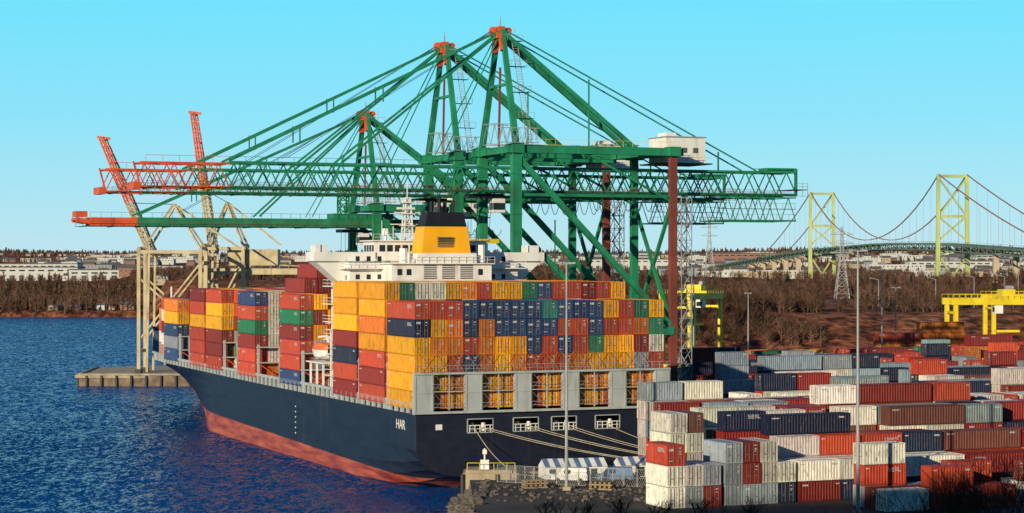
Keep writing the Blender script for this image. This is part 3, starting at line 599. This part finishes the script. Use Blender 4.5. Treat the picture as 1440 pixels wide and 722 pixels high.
    for y in(-1.6,1.6):
        s_.beam((-.4,y*.6,apex-1.3),(-stays[0],y*1.6,bt+.2),.38,G); s_.beam((-.4,y*.6,apex-1.8),(-stays[1],y*1.6,bt+.2),.38,G)
        s_.beam((.9,y,apex-1.2),(back-9,y*1.6,bt+.2),.24,G)
        s_.beam((-.4,y*.6,apex-2.3),(-13,y*1.6,bt+.2),.18,G)
    for f in(.45,.75):
        x=-stays[0]*f; z=apex-1.3+(bt+.2-apex+1.3)*f; s_.beam((x,-2.2,z+.4),(x,-2.2,z-2.6),.22,G); s_.beam((x,2.2,z+.4),(x,2.2,z-2.6),.22,G); s_.beam((x,-2.2,z),(x,2.2,z),.22,G)
    for x in(18,46):
        z=apex-1.2+(bt-apex+1.2)*(x/(back-9)); s_.beam((x,-1.6,z),(x,-1.6,top if x<30 else bt),.25,G)
    for y in(-.5,.6): s_.beam((-.5,y,apex-.6),(-42,y*3,bt+1),.09,M_DARK)
    s_.obj('forestays_and_backstays',e)
    h_=MB([]); h_.box(gauge+1,gauge+9.5,-3.8,3.8,top-2.6,top+2.4,M_WHITE)
    h_.box(gauge+.8,gauge+9.7,-4,4,top+2.4,top+2.6,M_STEEL); h_.box(gauge+2,gauge+4,-2,2,top+2.6,top+3.4,M_WHITE)
    for x in(gauge+2,gauge+4.4,gauge+6.8): h_.box(x,x+1.1,-3.85,-3.8,top-.6,top+.4,M_LOUV)
    h_.box(gauge-.5,gauge+10.5,-4.9,4.9,top-2.85,top-2.6,M_DARK)
    for x in np.arange(gauge-.5,gauge+10.6,1.6): h_.beam((x,-4.9,top-2.6),(x,-4.9,top-1.5),.07,M_YEL)
    h_.beam((gauge-.5,-4.9,top-1.5),(gauge+10.5,-4.9,top-1.5),.08,M_YEL)
    h_.obj('machinery_house',e)
    t_=MB([]); x0=-3
    t_.box(x0-3,x0+3,-2.4,2.4,bz-1.2,bz-.5,M_DARK); t_.box(x0+1,x0+3.4,-2.2,0,bz-4,bz-1.4,M_WHITE); t_.box(x0+.96,x0+3.44,-2.24,-2.2,bz-3.5,bz-2.2,M_GLASS); t_.box(x0+.96,x0+1,-2,-.2,bz-3.5,bz-2.2,M_GLASS)
    for dx in(-2,1):
        for y in(-1.5,1.5): t_.beam((x0+dx,y,bz-1),(x0-.5+dx*.8,y,bz-9),.07,M_DARK)
    t_.box(x0-3.5,x0+2.6,-1.2,1.2,bz-9.8,bz-9,M_YEL)
    n=10
    for i in range(n):
        a=gauge*.55+i*2.2; rope(t_,(a,-3.2,bz-.4),(a+2.2,-3.2,bz-.4),3.2 if not boxboom else 1.5,M_DARK,.05,6)
    t_.obj('trolley_and_cab',e)
    l_=MB([])
    for (x,y,z0,z1) in((gauge+2.4,-hw,5,bz-1),):
        l_.lattice((x,y,z0),(x,y,z1),2.2,14,M_STEEL,.13,.09)
        k=0;z=z0
        while z<z1-2.6:
            xa,xb=(x-1,x+1) if k%2==0 else (x+1,x-1); l_.beam((xa,y,z),(xb,y,z+2.7),.5,M_STEEL,.12); l_.box(x-1.4,x+1.4,y-.8,y+.8,z-.05,z+.02,M_DARK); z+=2.7;k+=1
    for k in range(8):
        t0=k/8;t1=(k+1)/8; zz=lambda t:top+(apex-3-top)*t; yy=lambda t:-hw+(hw*.87)*t
        xo=2.2
        l_.beam((xo,yy(t0),zz(t0)),(xo,yy(t1),zz(t1)),.12,M_STEEL); l_.beam((xo+1.1,yy(t0),zz(t0)),(xo+1.1,yy(t1),zz(t1)),.12,M_STEEL)
        for j in range(5):
            t=t0+(t1-t0)*j/5; l_.beam((xo,yy(t),zz(t)),(xo+1.1,yy(t),zz(t)),.08,M_STEEL)
        if k%2==1:
            l_.box(.3,4.2,yy(t1)-.8,yy(t1)+.8,zz(t1)-.06,zz(t1),M_DARK)
            for x in(1,2.6,4.2): l_.beam((x,yy(t1)-.8,zz(t1)),(x,yy(t1)-.8,zz(t1)+1.1),.07,M_STEEL)
            l_.beam((.3,yy(t1)-.8,zz(t1)+1.1),(4.2,yy(t1)-.8,zz(t1)+1.1),.07,M_STEEL)
    l_.truss(-4,4,-hw-1.6,-hw-.9,top+.3,top+3,5,M_STEEL,.1,.07,False)
    l_.truss(-2.5,2.5,-2,2,top+.3,top+4.2,3,M_STEEL,.12,.08,False)
    l_.obj('stairs_and_ladders',e)
    return e
gantry(84); gantry(114)
gantry(164,bz=41,bt=43,top=46,apex=67.5,out=65,back=20,gauge=18,orange=52,boxboom=True,stays=(52,25))
def oldcrane(x,y,top_x,top_z,rz=0,g=16,h1=37,girder=0):
    e=empty('raised_boom_dock_crane',(x,y,0),rz); b=MB([])
    for lx in(-1.2,g):
        for ly in(-5,5):
            b.beam((lx,ly,3.4),(lx,ly,h1),.95,M_CREAM)
            b.box(lx-.8,lx+.8,ly-1.6,ly+1.6,3,4.2,M_DARK)
        b.beam((lx,-5,9),(lx,5,9),.8,M_CREAM); b.beam((lx,-5,h1),(lx,5,h1),.8,M_CREAM)
    for ly in(-5,5):
        b.beam((1,ly,3.4),(1.6,ly,h1),.6,M_CREAM)
        b.beam((-1.2,ly,h1-1),(g,ly,h1-1),.9,M_CREAM); b.beam((-1.2,ly,12),(g,ly,h1-4),.45,M_CREAM); b.beam((-1.2,ly,h1-8),(g,ly,14),.45,M_CREAM)
        b.beam((0,ly,h1),(g*.5,ly*.4,h1+12),.5,M_CREAM); b.beam((g,ly,h1),(g*.5,ly*.4,h1+12),.5,M_CREAM)
        b.beam((g*.5,ly*.4,h1+12),(g+10,ly*.4,h1),.3,M_CREAM)
    b.obj('portal',e)
    c=MB([]); mid=.45; bx,bz_=g*.12,h1-2
    mx=bx+(top_x-bx)*mid; mz=bz_+(top_z-bz_)*mid
    for ly in(-2.2,2.2):
        c.lattice((bx,ly,bz_),(mx,ly,mz),1.7,8,M_CREAM,.3,.16); c.lattice((mx,ly,mz),(top_x,ly,top_z),1.7,8,M_ORANGE,.26,.16,1.1)
    for t in(.2,.4,.6,.8,1):
        px=bx+(top_x-bx)*t; pz=bz_+(top_z-bz_)*t; c.beam((px,-2.2,pz),(px,2.2,pz),.3,M_CREAM if t<.45 else M_ORANGE)
    c.beam((top_x-1.5,0,top_z+.5),(top_x+2,0,top_z),.7,M_ORANGE)
    c.beam((g*.5,0,h1+12),(mx,0,mz),.2,M_DARK)
    c.obj('raised_boom',e)
    if girder:
        d=MB([]); 
        for ly in(-2.5,2.5): d.beam((0,ly,30.6),(girder,ly,30.6),.8,M_BROWN if ly>0 else M_CREAM,1.7)
        d.box(g*.55,g*.55+14,-3.5,3.5,32.3,36.8,M_CREAM); 
        for xx in np.arange(g*.55+1,g*.55+13,2.4): d.box(xx,xx+1.4,-3.55,-3.5,33.3,35.6,M_CREAM)
        d.beam((0,-2.5,33),(girder,-2.5,31.8),.25,M_CREAM)
        for xx in np.arange(0,girder,2.5): d.beam((xx,-3.2,31.5),(xx,-3.2,32.6),.1,M_STEEL)
        d.obj('girder_and_machine_room',e)
oldcrane(-100,572,-12,67,0,15.5,37)
oldcrane(-85,588,-4.5,75,0,10,38,girder=35)
# ------------------------------------------------------------------ yellow yard gantries
def rtg(x,y,rz,span=24,h_=19.5,name='yard_gantry_crane'):
    e=empty(name,(x,y,GZ),rz); b=MB([])
    for sx in(0,span):
        for sy in(-4,4):
            b.beam((sx,sy,1.6),(sx,sy,h_),1.1,M_YEL,.9)
            b.box(sx-.6,sx+.6,sy-1.6,sy+1.6,.9,1.8,M_YEL)
            for d in(-.9,.9): b.cyl((sx-.4,sy+d,.75),(sx+.4,sy+d,.75),.75,M_BLACK,n=12)
        b.beam((sx,-4.6,2.4),(sx,4.6,2.4),.9,M_YEL); b.beam((sx,-4,h_-2.4),(sx,4,h_-2.4),.6,M_YEL)
        b.box(sx-.9,sx+.9,-1.6,1.6,2.9,5,M_YEL if sx else M_STEEL)
    for sy in(-4,4):
        b.beam((-1.2,sy,h_+.5),(span+1.2,sy,h_+.5),1.2,M_YEL,1.7)
        b.beam((-1,sy*1.25,h_+2.3),(span+1,sy*1.25,h_+2.3),.09,M_YEL)
        for xx in np.arange(-1,span+1,1.6): b.beam((xx,sy*1.25,h_+1.2),(xx,sy*1.25,h_+2.3),.08,M_YEL)
    tx=span*.62; b.box(tx-2.6,tx+2.6,-4.4,4.4,h_+1.35,h_+1.9,M_YEL); b.box(tx-1.8,tx+1.4,-2.5,2.5,h_+1.9,h_+3.6,M_YEL); b.cyl((tx-1,-2,h_+4),(tx+1,-2,h_+4),.6,M_STEEL)
    b.box(tx-4.6,tx-2.4,-4.2,-2.2,h_-2.6,h_-.4,M_WHITE); b.box(tx-4.64,tx-4.6,-4,-2.4,h_-2.2,h_-1,M_GLASS)
    for dx in(-1.5,1.5):
        for dy in(-1,1): b.beam((tx+dx,dy,h_+1.3),(tx+dx,dy,h_-7),.07,M_DARK)
    b.box(tx-3,tx+3,-1.2,1.2,h_-7.6,h_-7,M_YEL)
    b.obj('frame_and_trolley',e)
rtg(114.5,545,TH*.2); rtg(44,560,TH*2.7,20,20.5); rtg(137,600,TH*.2)
# ------------------------------------------------------------------ yard containers
random.seed(52)
YM="MMMMRRRRRNWWWWWWWSSSSDDDKRM"
def block(b0,nr,a0,a1,lo,hi,mix=YM,hcap=None):
    """block of nr rows deep (2.6 m each); cells either lie along the quay-normal or stand end-on"""
    a=a0
    while a<a1:
        x,y=W(a,b0)
        if x>y*.262+14: break
        cap=hcap(a) if hcap else 9
        kind=random.random(); hi_=min(hi,cap); lo_=min(lo,cap)
        if kind<.30:
            nc=random.randint(2,4)
            for c in range(nc):
                H=random.randint(lo_,hi_); 
                dep=0; maxd=nr*2.6
                while dep+6.0<=maxd+.3:
                    H2=min(hi_+1,H+(1 if dep and random.random()<.4 else 0))
                    for k in range(H2):
                        cc=random.choice(mix); xx,yy=W(a+1.2+random.uniform(-.05,.05),b0-1.2+dep+random.uniform(-.12,.12)); put(pick(C20,cc),(xx,yy,GZ+.02+k*2.6),cc,rz=TH)
                    dep+=6.15
                a+=2.5
            a+=.5
        else:
            big=kind<.55; Lc=12.1 if big else 6.0
            for r_ in range(nr):
                H=min(hi_+1,random.randint(lo_,hi_)+(1 if r_>=nr-1 and random.random()<.5 else 0))
                if r_==0 and random.random()<.4: H=max(1,H-1)
                b=b0+r_*2.6; base=random.choice(mix)
                for k in range(H):
                    segs=[(0,big)] if not(big and random.random()<.35) else [(0,False),(6.1,False)]
                    for off,bg in segs:
                        c=base if random.random()<.35 else random.choice(mix)
                        ms=pick(C40 if bg else C20,c); Ls=12.1 if bg else 6.0; ja=random.uniform(-.12,.12)
                        if random.random()<.5: xx,yy=W(a+off+ja,b); put(ms,(xx,yy,GZ+.02+k*2.6),c,rz=TH-math.pi/2)
                        else: xx,yy=W(a+off+Ls+ja,b); put(ms,(xx,yy,GZ+.02+k*2.6),c,rz=TH+math.pi/2)
            a+=Lc+.4
        if random.random()<.08: a+=2.5
block(-66,3,16,170,1,2)
block(-53,4,-7,170,2,3,"MMMRRNWWWWWWSSSDDDKR")
block(-38,4,1,170,3,4,"MMRRRWWWWWWSDDNT")
block(-22,4,9,170,4,4,"MMRRRWWWWWWSDKR")
block(-6,3,22,170,3,4,"MRRRWWWWWSDMR")
block(9,3,64,200,3,4)
block(25,3,66,200,3,4)
block(45,4,66,220,3,4,"KSWDMWWRW")
block(66,3,67,220,2,4,"KKSWMSDRW")
block(86,3,70,230,3,4,"MDSRWMDK")
block(106,3,84,240,3,4,"DMBRKMSO")
block(128,3,100,240,3,4,"OORYGRBOM")
block(148,2,118,240,3,5,"OORRYGROM")
# ------------------------------------------------------------------ lamp masts
def mast(x,y,z0,zt,name='light_mast',heads=4):
    m=MB([]); m.cyl((0,0,0),(0,0,zt-z0),.24,M_STEEL,.10,8); m.box(-.5,.5,-.5,.5,0,.5,M_CONC)
    for i in range(heads):
        a=2*math.pi*i/heads+.4; c,s_=math.cos(a),math.sin(a); m.beam((0,0,zt-z0-.2),(c*1.0,s_*1.0,zt-z0),.1,M_STEEL); m.box(c*1.0-.25,c*1.0+.25,s_*1.0-.25,s_*1.0+.25,zt-z0-.15,zt-z0+.1,M_STEEL)
    m.obj(name,None,(x,y,z0))
mast(7.2,276,GZ,33); mast(41.2,249,GZ,34.5); mast(86.7,490,GZ,33); mast(94,512,GZ,27); mast(70.6,625,GZ,24); mast(40.5,466,GZ,32.5)
for x,y in((150,740),(168,760),(186,790),(201,830),(128,730),(222,860),(245,900)):
    z=float(terrain(x,y)); m=MB([]); m.cyl((0,0,-.5),(0,0,11),.2,M_STEEL,.1,6); m.beam((0,0,11),(-2.4,0,11.6),.14,M_STEEL); m.box(-3.2,-2.3,-.2,.2,11.5,11.7,M_STEEL); m.obj('street_lamp',None,(x,y,z))
for x,y,ht in((142,900,32),(118,1250,38)):
    z=float(terrain(x,y)); p=MB([]); p.lattice((0,0,0),(0,0,ht*.6),6,6,M_STEEL,.35,.2,1.6); p.lattice((0,0,ht*.6),(0,0,ht),1.6,5,M_STEEL,.25,.15,.8)
    for f in(.65,.78,.9): p.beam((-5,0,ht*f),(5,0,ht*f),.4,M_STEEL); p.beam((-5,0,ht*f),(0,0,ht*f+1.5),.2,M_STEEL); p.beam((5,0,ht*f),(0,0,ht*f+1.5),.2,M_STEEL)
    p.obj('power_pylon',None,(x,y,z))
# ------------------------------------------------------------------ suspension bridge
br=empty('suspension_bridge')
def bxy(y): return 274-(y-1300)*.0964
def dz(y): return float(np.interp(y,[900,1000,1170,1300,1380,1460,1632,1796,2000,2200,2450],[33,36,40.5,44.5,45.8,46,43.5,38.5,31,21,10]))
ax=Vector((-.0964,1,0)).normalized(); pp=Vector((ax.y,-ax.x,0))
d=MB([]); ylist=list(np.arange(940,2440,15))
for a,b in zip(ylist[:-1],ylist[1:]):
    A=Vector((bxy(a),a,dz(a)));B=Vector((bxy(b),b,dz(b)))
    d.beam(A,B,16,M_BDECK,.8)
    for s_ in(-8,8):
        o=pp*s_; dn=Vector((0,0,-3.6)); d.beam(A+o+dn,B+o+dn,.7,M_BDECK); d.beam(A+o,B+o,.7,M_BDECK,1.1); d.beam(A+o+dn,B+o,.45,M_BDECK); d.beam(B+o,B+o+dn,.45,M_BDECK)
        d.beam(A+o+Vector((0,0,1.4)),B+o+Vector((0,0,1.4)),.15,M_STEEL)
d.obj('deck_truss',br)
c=MB([])
for ty in(1300,1632):
    for s_ in(-9,9):
        o=pp*s_; base=Vector((bxy(ty),ty,0)); c.beam(base+o*1.08,base+o+Vector((0,0,88)),2.9,M_BTOW,2.6,w2=2.1)
    L_=lambda s_,z:Vector((bxy(ty),ty,z))+pp*s_
    for z in(10,40,62,87): c.beam(L_(-9,z),L_(9,z),1.5,M_BTOW,1.8)
    for z0,z1 in((10,38),(47,62),(62,86)): c.beam(L_(-9,z0),L_(9,z1),1.,M_BTOW); c.beam(L_(9,z0),L_(-9,z1),1.,M_BTOW)
c.obj('towers',br)
c=MB([])
for s_ in(-9,9):
    def P(y,z): return Vector((bxy(y),y,z))+pp*s_
    pts=[]
    for y in np.linspace(1060,1300,13): t_=(y-1060)/240; pts.append((y,dz(1060)+(88-dz(1060))*(t_**1.35)))
    for y in np.linspace(1300,1632,22)[1:]: t_=(y-1300)/332*2-1; pts.append((y,49+39*t_*t_))
    for y in np.linspace(1632,1830,12)[1:]: t_=(1830-y)/198; pts.append((y,dz(1830)+(88-dz(1830))*(t_**1.35)))
    for (a,za),(b,zb) in zip(pts[:-1],pts[1:]):
        c.beam(P(a,za),P(b,zb),.58,M_BCAB)
        if zb-dz(b)>2: c.beam(P(b,zb),P(b,dz(b)),.11,M_BCAB)
c.obj('cables_and_hangers',br)
c=MB([])
for y in np.arange(1690,2420,44):
    for s_ in(-5,5): p=Vector((bxy(y),y,0))+pp*s_; c.beam(p+Vector((0,0,-2)),p+Vector((0,0,dz(y)-6)),3.6,M_PIER,3.4)
    p=Vector((bxy(y),y,dz(y)-5)); c.beam(p-pp*8,p+pp*8,3,M_PIER,2.4)
for y in(1010,1100,1200):
    for s_ in(-6,6): p=Vector((bxy(y),y,0))+pp*s_; c.beam(p,p+Vector((0,0,dz(y)-4)),3,M_PIER)
c.obj('approach_piers',br)
# ------------------------------------------------------------------ town
TW=[mat('town_white',(.52,.52,.49),.8),mat('town_grey',(.28,.29,.30),.8),mat('town_brick',(.26,.14,.10),.8),mat('town_tan',(.40,.33,.24),.8),mat('roof_dark',(.11,.10,.10),.9)]
t=MB([]); random.seed(5)
def house(mb,x,y,w_,d_,h_,m,roof=True):
    z=float(terrain(x,y))-1
    mb.box(x-w_/2,x+w_/2,y-d_/2,y+d_/2,z,z+h_,m)
    if roof:
        r=w_*.22; mb.face([(x-w_/2,y-d_/2,z+h_),(x+w_/2,y-d_/2,z+h_),(x+w_/2,y,z+h_+r),(x-w_/2,y,z+h_+r)],TW[4]); mb.face([(x+w_/2,y+d_/2,z+h_),(x-w_/2,y+d_/2,z+h_),(x-w_/2,y,z+h_+r),(x+w_/2,y,z+h_+r)],TW[4])
        for sx in(-1,1): mb.face([(x+sx*w_/2,y-d_/2,z+h_),(x+sx*w_/2,y+d_/2,z+h_),(x+sx*w_/2,y,z+h_+r)],m)
    for k in range(int(w_/4)):
        xx=x-w_/2+2+k*4; mb.box(xx-.6,xx+.6,y-d_/2-.1,y-d_/2,z+h_-2.6,z+h_-1.2,TW[4])
for i in range(1300):
    y=random.uniform(1580,4600)
    x=random.uniform(-.27,.27)*y
    if vnoise(np.array(x),np.array(y),260,11)<.38: continue
    big=random.random()<.2
    if big: house(t,x,y,random.uniform(22,65),20,random.uniform(6,10),random.choice(TW[:2]+[TW[0],TW[3]]),False)
    else: house(t,x,y,random.uniform(9,16),10,random.uniform(5,8),random.choice(TW[:4]))
for i in range(11):
    x=random.uniform(-285,-215) ; y=1283+random.uniform(0,18); house(t,x,y,random.uniform(4,9),5,random.uniform(3,4.4),random.choice((TW[0],TW[1],TW[3],TW[2])),random.random()<.6)
t.obj('town_buildings')
random.seed(9)
for x,y,w_,h_,m in((-400,1760,75,11,0),(-330,1690,50,9,0),(-395,1950,50,11,3),(-520,2300,90,12,0),(-330,2100,60,9,1),(150,2500,120,12,0),(480,2300,90,12,0),(520,2000,70,10,3),(300,2700,90,14,2),(700,2900,120,14,1)):
    b=MB([]); z=float(terrain(x,y)); b.box(-w_/2,w_/2,-15,15,-2,h_,TW[m]); b.box(-w_/2-.5,w_/2+.5,-15.5,15.5,h_,h_+.8,TW[4])
    for k in range(int(w_/8)): b.box(-w_/2+2+k*8,-w_/2+6+k*8,-15.1,-15,0,4.5,TW[4]); b.box(-w_/2+2+k*8,-w_/2+7+k*8,-15.1,-15,h_-3,h_-1.8,M_GLASS)
    b.obj('warehouse',None,(x,y,z))
# ------------------------------------------------------------------ trees (bare winter woods)
TR=[mat('bare_twigs_brown',(.085,.046,.030),.95,spec=.05,scale=.025,var=.6),mat('bare_twigs_grey',(.14,.085,.06),.95,spec=.05,scale=.025,var=.6),mat('conifer_foliage',(.020,.032,.018),.95,spec=.05)]
def woods(name,pts,nb,wd,hmin,hmax,seed,con=.08):
    r=np.random.default_rng(seed); V=[];F=[];M=[]
    k=0
    for (x,y) in pts:
        z=float(terrain(x,y))-.4; h_=r.uniform(hmin,hmax)
        if z<0: continue
        if r.random()<con:
            h_*=.8
            for j in range(7):
                zz=z+h_*(.12+.13*j); rr=h_*.26*(1-j/7.5); n=6
                a0=r.uniform(0,6)
                for q in range(n):
                    a=a0+q*6.283/n; rr2=rr*r.uniform(.7,1.2); V+=[(x,y,zz+h_*.2),(x+rr2*math.cos(a-.45),y+rr2*math.sin(a-.45),zz),(x+rr2*math.cos(a+.45),y+rr2*math.sin(a+.45),zz-h_*.03)]; F.append((k,k+1,k+2)); M.append(2); k+=3
            continue
        m=int(r.random()<.4)
        V+=[(x-wd,y,z),(x+wd,y,z),(x,y,z+h_*.9)]; F.append((k,k+1,k+2)); M.append(m); k+=3
        A=r.uniform(0,6.283,nb); B=r.uniform(.2,.8,nb); R=r.uniform(.15,.42,nb)*h_*(1.15-B); U=r.uniform(.08,.35,nb)*h_
        for a,bb,rr,u in zip(A,B,R,U):
            bx,by,bz_=x+rr*.2*math.cos(a),y+rr*.2*math.sin(a),z+bb*h_; ex,ey,ez=x+rr*math.cos(a),y+rr*math.sin(a),min(z+h_*1.05,bz_+u)
            V+=[(bx,by,bz_-wd*.8),(bx,by,bz_+wd*.8),(ex,ey,ez)]; F.append((k,k+1,k+2)); M.append(m if r.random()<.8 else 1-m); k+=3
    me=bpy.data.meshes.new(name); me.from_pydata(V,[],F)
    for q in TR: me.materials.append(q)
    me.polygons.foreach_set('material_index',M); o=bpy.data.objects.new(name,me); COL.objects.link(o)
def scatter(n,x0,x1,y0,y1,seed,wedge=True,thr=0):
    r=np.random.default_rng(seed); out=[]
    while len(out)<n:
        y=y0+(y1-y0)*r.random(); 
        x=(x0+(x1-x0)*r.random())*(y if wedge else 1)
        if thr and vnoise(np.array(x),np.array(y),45,9)<thr: continue
        out.append((x,y))
    return out
woods('far_shore_woods',scatter(2400,-.27,0.03,1268,1530,1),22,.5,7,11,1,.06)
woods('hillside_woods',scatter(1700,.0,.27,715,1250,2,thr=.48),30,.28,5,9,2,.06)
woods('bankside_trees',scatter(420,.06,.15,642,720,3,thr=.3)+scatter(70,.15,.27,655,720,8,thr=.58),40,.2,5,9,3,.04)
woods('distant_woods',scatter(2400,-.27,.27,1650,4200,4,thr=.45),10,1.3,6,10,4,.08)
woods('ridge_woods',scatter(2600,-.27,.27,4300,6000,6),8,4.0,9,13,6,.05)
# ------------------------------------------------------------------ foreground bare shrubs
def shrub(x,y,z,h_,seed):
    r=random.Random(seed); b=MB([])
    def grow(p,d,L,w_,n):
        q=p+d*L; b.beam(p,q,w_,TR[0],w_,w2=w_*.65)
        if n==0:return
        for i in range(r.choice((2,3,3))):
            dd=(d+Vector((r.uniform(-.7,.7),r.uniform(-.7,.7),r.uniform(-.15,.5)))).normalized(); grow(p+d*L*r.uniform(.55,1),dd,L*r.uniform(.6,.85),w_*.65,n-1)
    for i in range(5): grow(Vector((r.uniform(-1,1),r.uniform(-1,1),0)),Vector((r.uniform(-.5,.5),r.uniform(-.5,.5),1)).normalized(),h_*.38,.10,4)
    b.obj('bare_shrub',None,(x,y,z))
for i,(x,y,h_) in enumerate(((35.5,200,6.5),(39,203,7.4),(41.5,198,8.8),(44,203,10),(46.5,199,11),(49.5,203,12.5),(47.5,195,9.6),(31,203,5.2),(43,195,7.6),(36,207,5.6),(8,238,3.2),(12,240,3.6),(17,238,3.4),(22,236,3.8),(27,230,4.6),(4,240,3))):
    shrub(x,y,float(terrain(x,y))-.2 if y<212 else GZ,h_,i)
# ------------------------------------------------------------------ shoreline rocks, dolphin, sheds, fence
r=random.Random(3); b=MB([])
def rock(mb,c,s):
    pts=[]; base=[(-1,-1,-1),(1,-1,-1),(1,1,-1),(-1,1,-1),(-.8,-.8,1),(.8,-.8,1),(.8,.8,1),(-.8,.8,1)]
    a=r.uniform(0,6.28); ca,sa=math.cos(a),math.sin(a)
    for p in base:
        q=[p[i]*s*r.uniform(.55,1.1)*(1,.85,.65)[i] for i in range(3)]; pts.append((c[0]+q[0]*ca-q[1]*sa,c[1]+q[0]*sa+q[1]*ca,c[2]+q[2]))
    mb.hexa(pts,M_ROCK)
for i in range(1100):
    y=r.uniform(222,291); t_=r.random(); rock(b,(-8.4+t_*5+r.uniform(-.5,.5)-(y-291)*(-.02),y,-.6+3.6*t_+r.uniform(-.2,.3)),r.uniform(.25,.65))
for i in range(260):
    a=r.uniform(-5,24); rock(b,(a,r.uniform(262,282),GZ+.05),r.uniform(.12,.4))
b.obj('shoreline_rocks')
b=MB([]); b.box(-6.8,1,289,295,-3,3.9,M_CONC); b.box(-6.4,.6,289.4,294.6,3.9,4.3,M_CONC); b.box(-4.4,-3.2,290.5,291.7,4.3,5.6,M_WHITE); b.cyl((-3.8,291,5.6),(-3.8,291,7.2),.12,M_WHITE); b.box(-4.1,-3.5,290.7,291.3,6.4,7,M_WHITE)
for x in(-6.2,-4.5,-2.5,-.7,.4): b.beam((x,289.5,4.3),(x,289.5,5.3),.07,M_YEL)
b.beam((-6.2,289.5,5.3),(.4,289.5,5.3),.07,M_YEL)
for x in(-6.82,-2,1): b.cyl((x,288.9,-2),(x,288.9,3.8),.3,M_DARK)
b.obj('mooring_dolphin')
for i,(x,y,Ls) in enumerate(((4.6,289.5,9),(15.2,292.5,7))):
    b=MB([]); b.box(0,Ls,0,3.6,0,1.7,M_WHITE); n=int(Ls/.75)
    for j in range(n):
        m=M_WHITE if j%2 else M_BLUE; x0=j*Ls/n;x1=(j+1)*Ls/n
        b.face([(x0,-.2,1.65),(x1,-.2,1.65),(x1,1.8,2.7),(x0,1.8,2.7)],m); b.face([(x1,3.8,1.65),(x0,3.8,1.65),(x0,1.8,2.7),(x1,1.8,2.7)],m)
    for sx in(0,Ls): b.face([(sx,0,1.7),(sx,3.6,1.7),(sx,1.8,2.62)],M_WHITE)
    for j in range(int(Ls/2)): b.box(.6+j*2,1.5+j*2,-.04,0,.1 if j%2 else .8,1.4,M_GLASS)
    b.obj('quay_shed',None,(x,y,GZ),.25)
b=MB([])
fp=[(-2,286),(3,283),(9,281),(15,280),(22,279)]
for (xa,ya),(xb,yb) in zip(fp[:-1],fp[1:]):
    A=Vector((xa,ya,GZ));B=Vector((xb,yb,GZ)); n=4
    for k in range(n): P=A+(B-A)*k/n; b.beam(P,P+Vector((0,0,2.4)),.09,M_STEEL)
    for z in(.1,1.2,2.4): b.beam(A+Vector((0,0,z)),B+Vector((0,0,z)),.04,M_STEEL)
    for k in range(24): P=A+(B-A)*k/24; Q=A+(B-A)*min(1,(k+4)/24); b.beam(P+Vector((0,0,.1)),Q+Vector((0,0,2.4)),.02,M_STEEL); b.beam(Q+Vector((0,0,.1)),P+Vector((0,0,2.4)),.02,M_STEEL)
b.obj('chain_link_fence')
for x,y,rz in((3,279,.3),(12,277,-.4),(16,288.5,.1)):
    q=MB([])
    for k in range(4):
        for j in range(5):
            q.box(-1.6,1.6,-.9+j*.38,-.62+j*.38,k*.28,k*.28+.2,M_TIMB) if k%2==0 else q.box(-1.5+j*.65,-1.2+j*.65,-.9,.9,k*.28,k*.28+.2,M_TIMB)
    q.obj('timber_pile',None,(x,y,GZ),rz)
def van(x,y,rz,m):
    b=MB([]); b.hexa([(-.95,-2.6,.45),(.95,-2.6,.45),(.95,2.6,.45),(-.95,2.6,.45),(-.95,-2.6,1.2),(.95,-2.6,1.2),(.95,2.5,1.1),(-.95,2.5,1.1)],m)
    b.hexa([(-.93,-2.5,1.2),(.93,-2.5,1.2),(.93,1.7,1.15),(-.93,1.7,1.15),(-.82,-2.4,2.1),(.82,-2.4,2.1),(.82,.8,2.1),(-.82,.8,2.1)],m)
    b.hexa([(-.85,.95,1.25),(.85,.95,1.25),(.85,1.74,1.2),(-.85,1.74,1.2),(-.76,.86,2.0),(.76,.86,2.0),(.76,.9,2.0),(-.76,.9,2.0)],M_GLASS)
    for sx in(-.94,.86):
        b.box(sx,sx+.08,-.2,.7,1.3,1.85,M_GLASS)
        for yy in(-1.6,1.6): b.cyl((sx-.02,yy,.38),(sx+.1,yy,.38),.38,M_BLACK,n=12)
    b.obj('parked_van',None,(x,y,GZ),rz)
van(19.5,300,.4,M_WHITE); van(8,285.3,1.3,M_WHITE); van(14,286,1.5,M_BLUE)
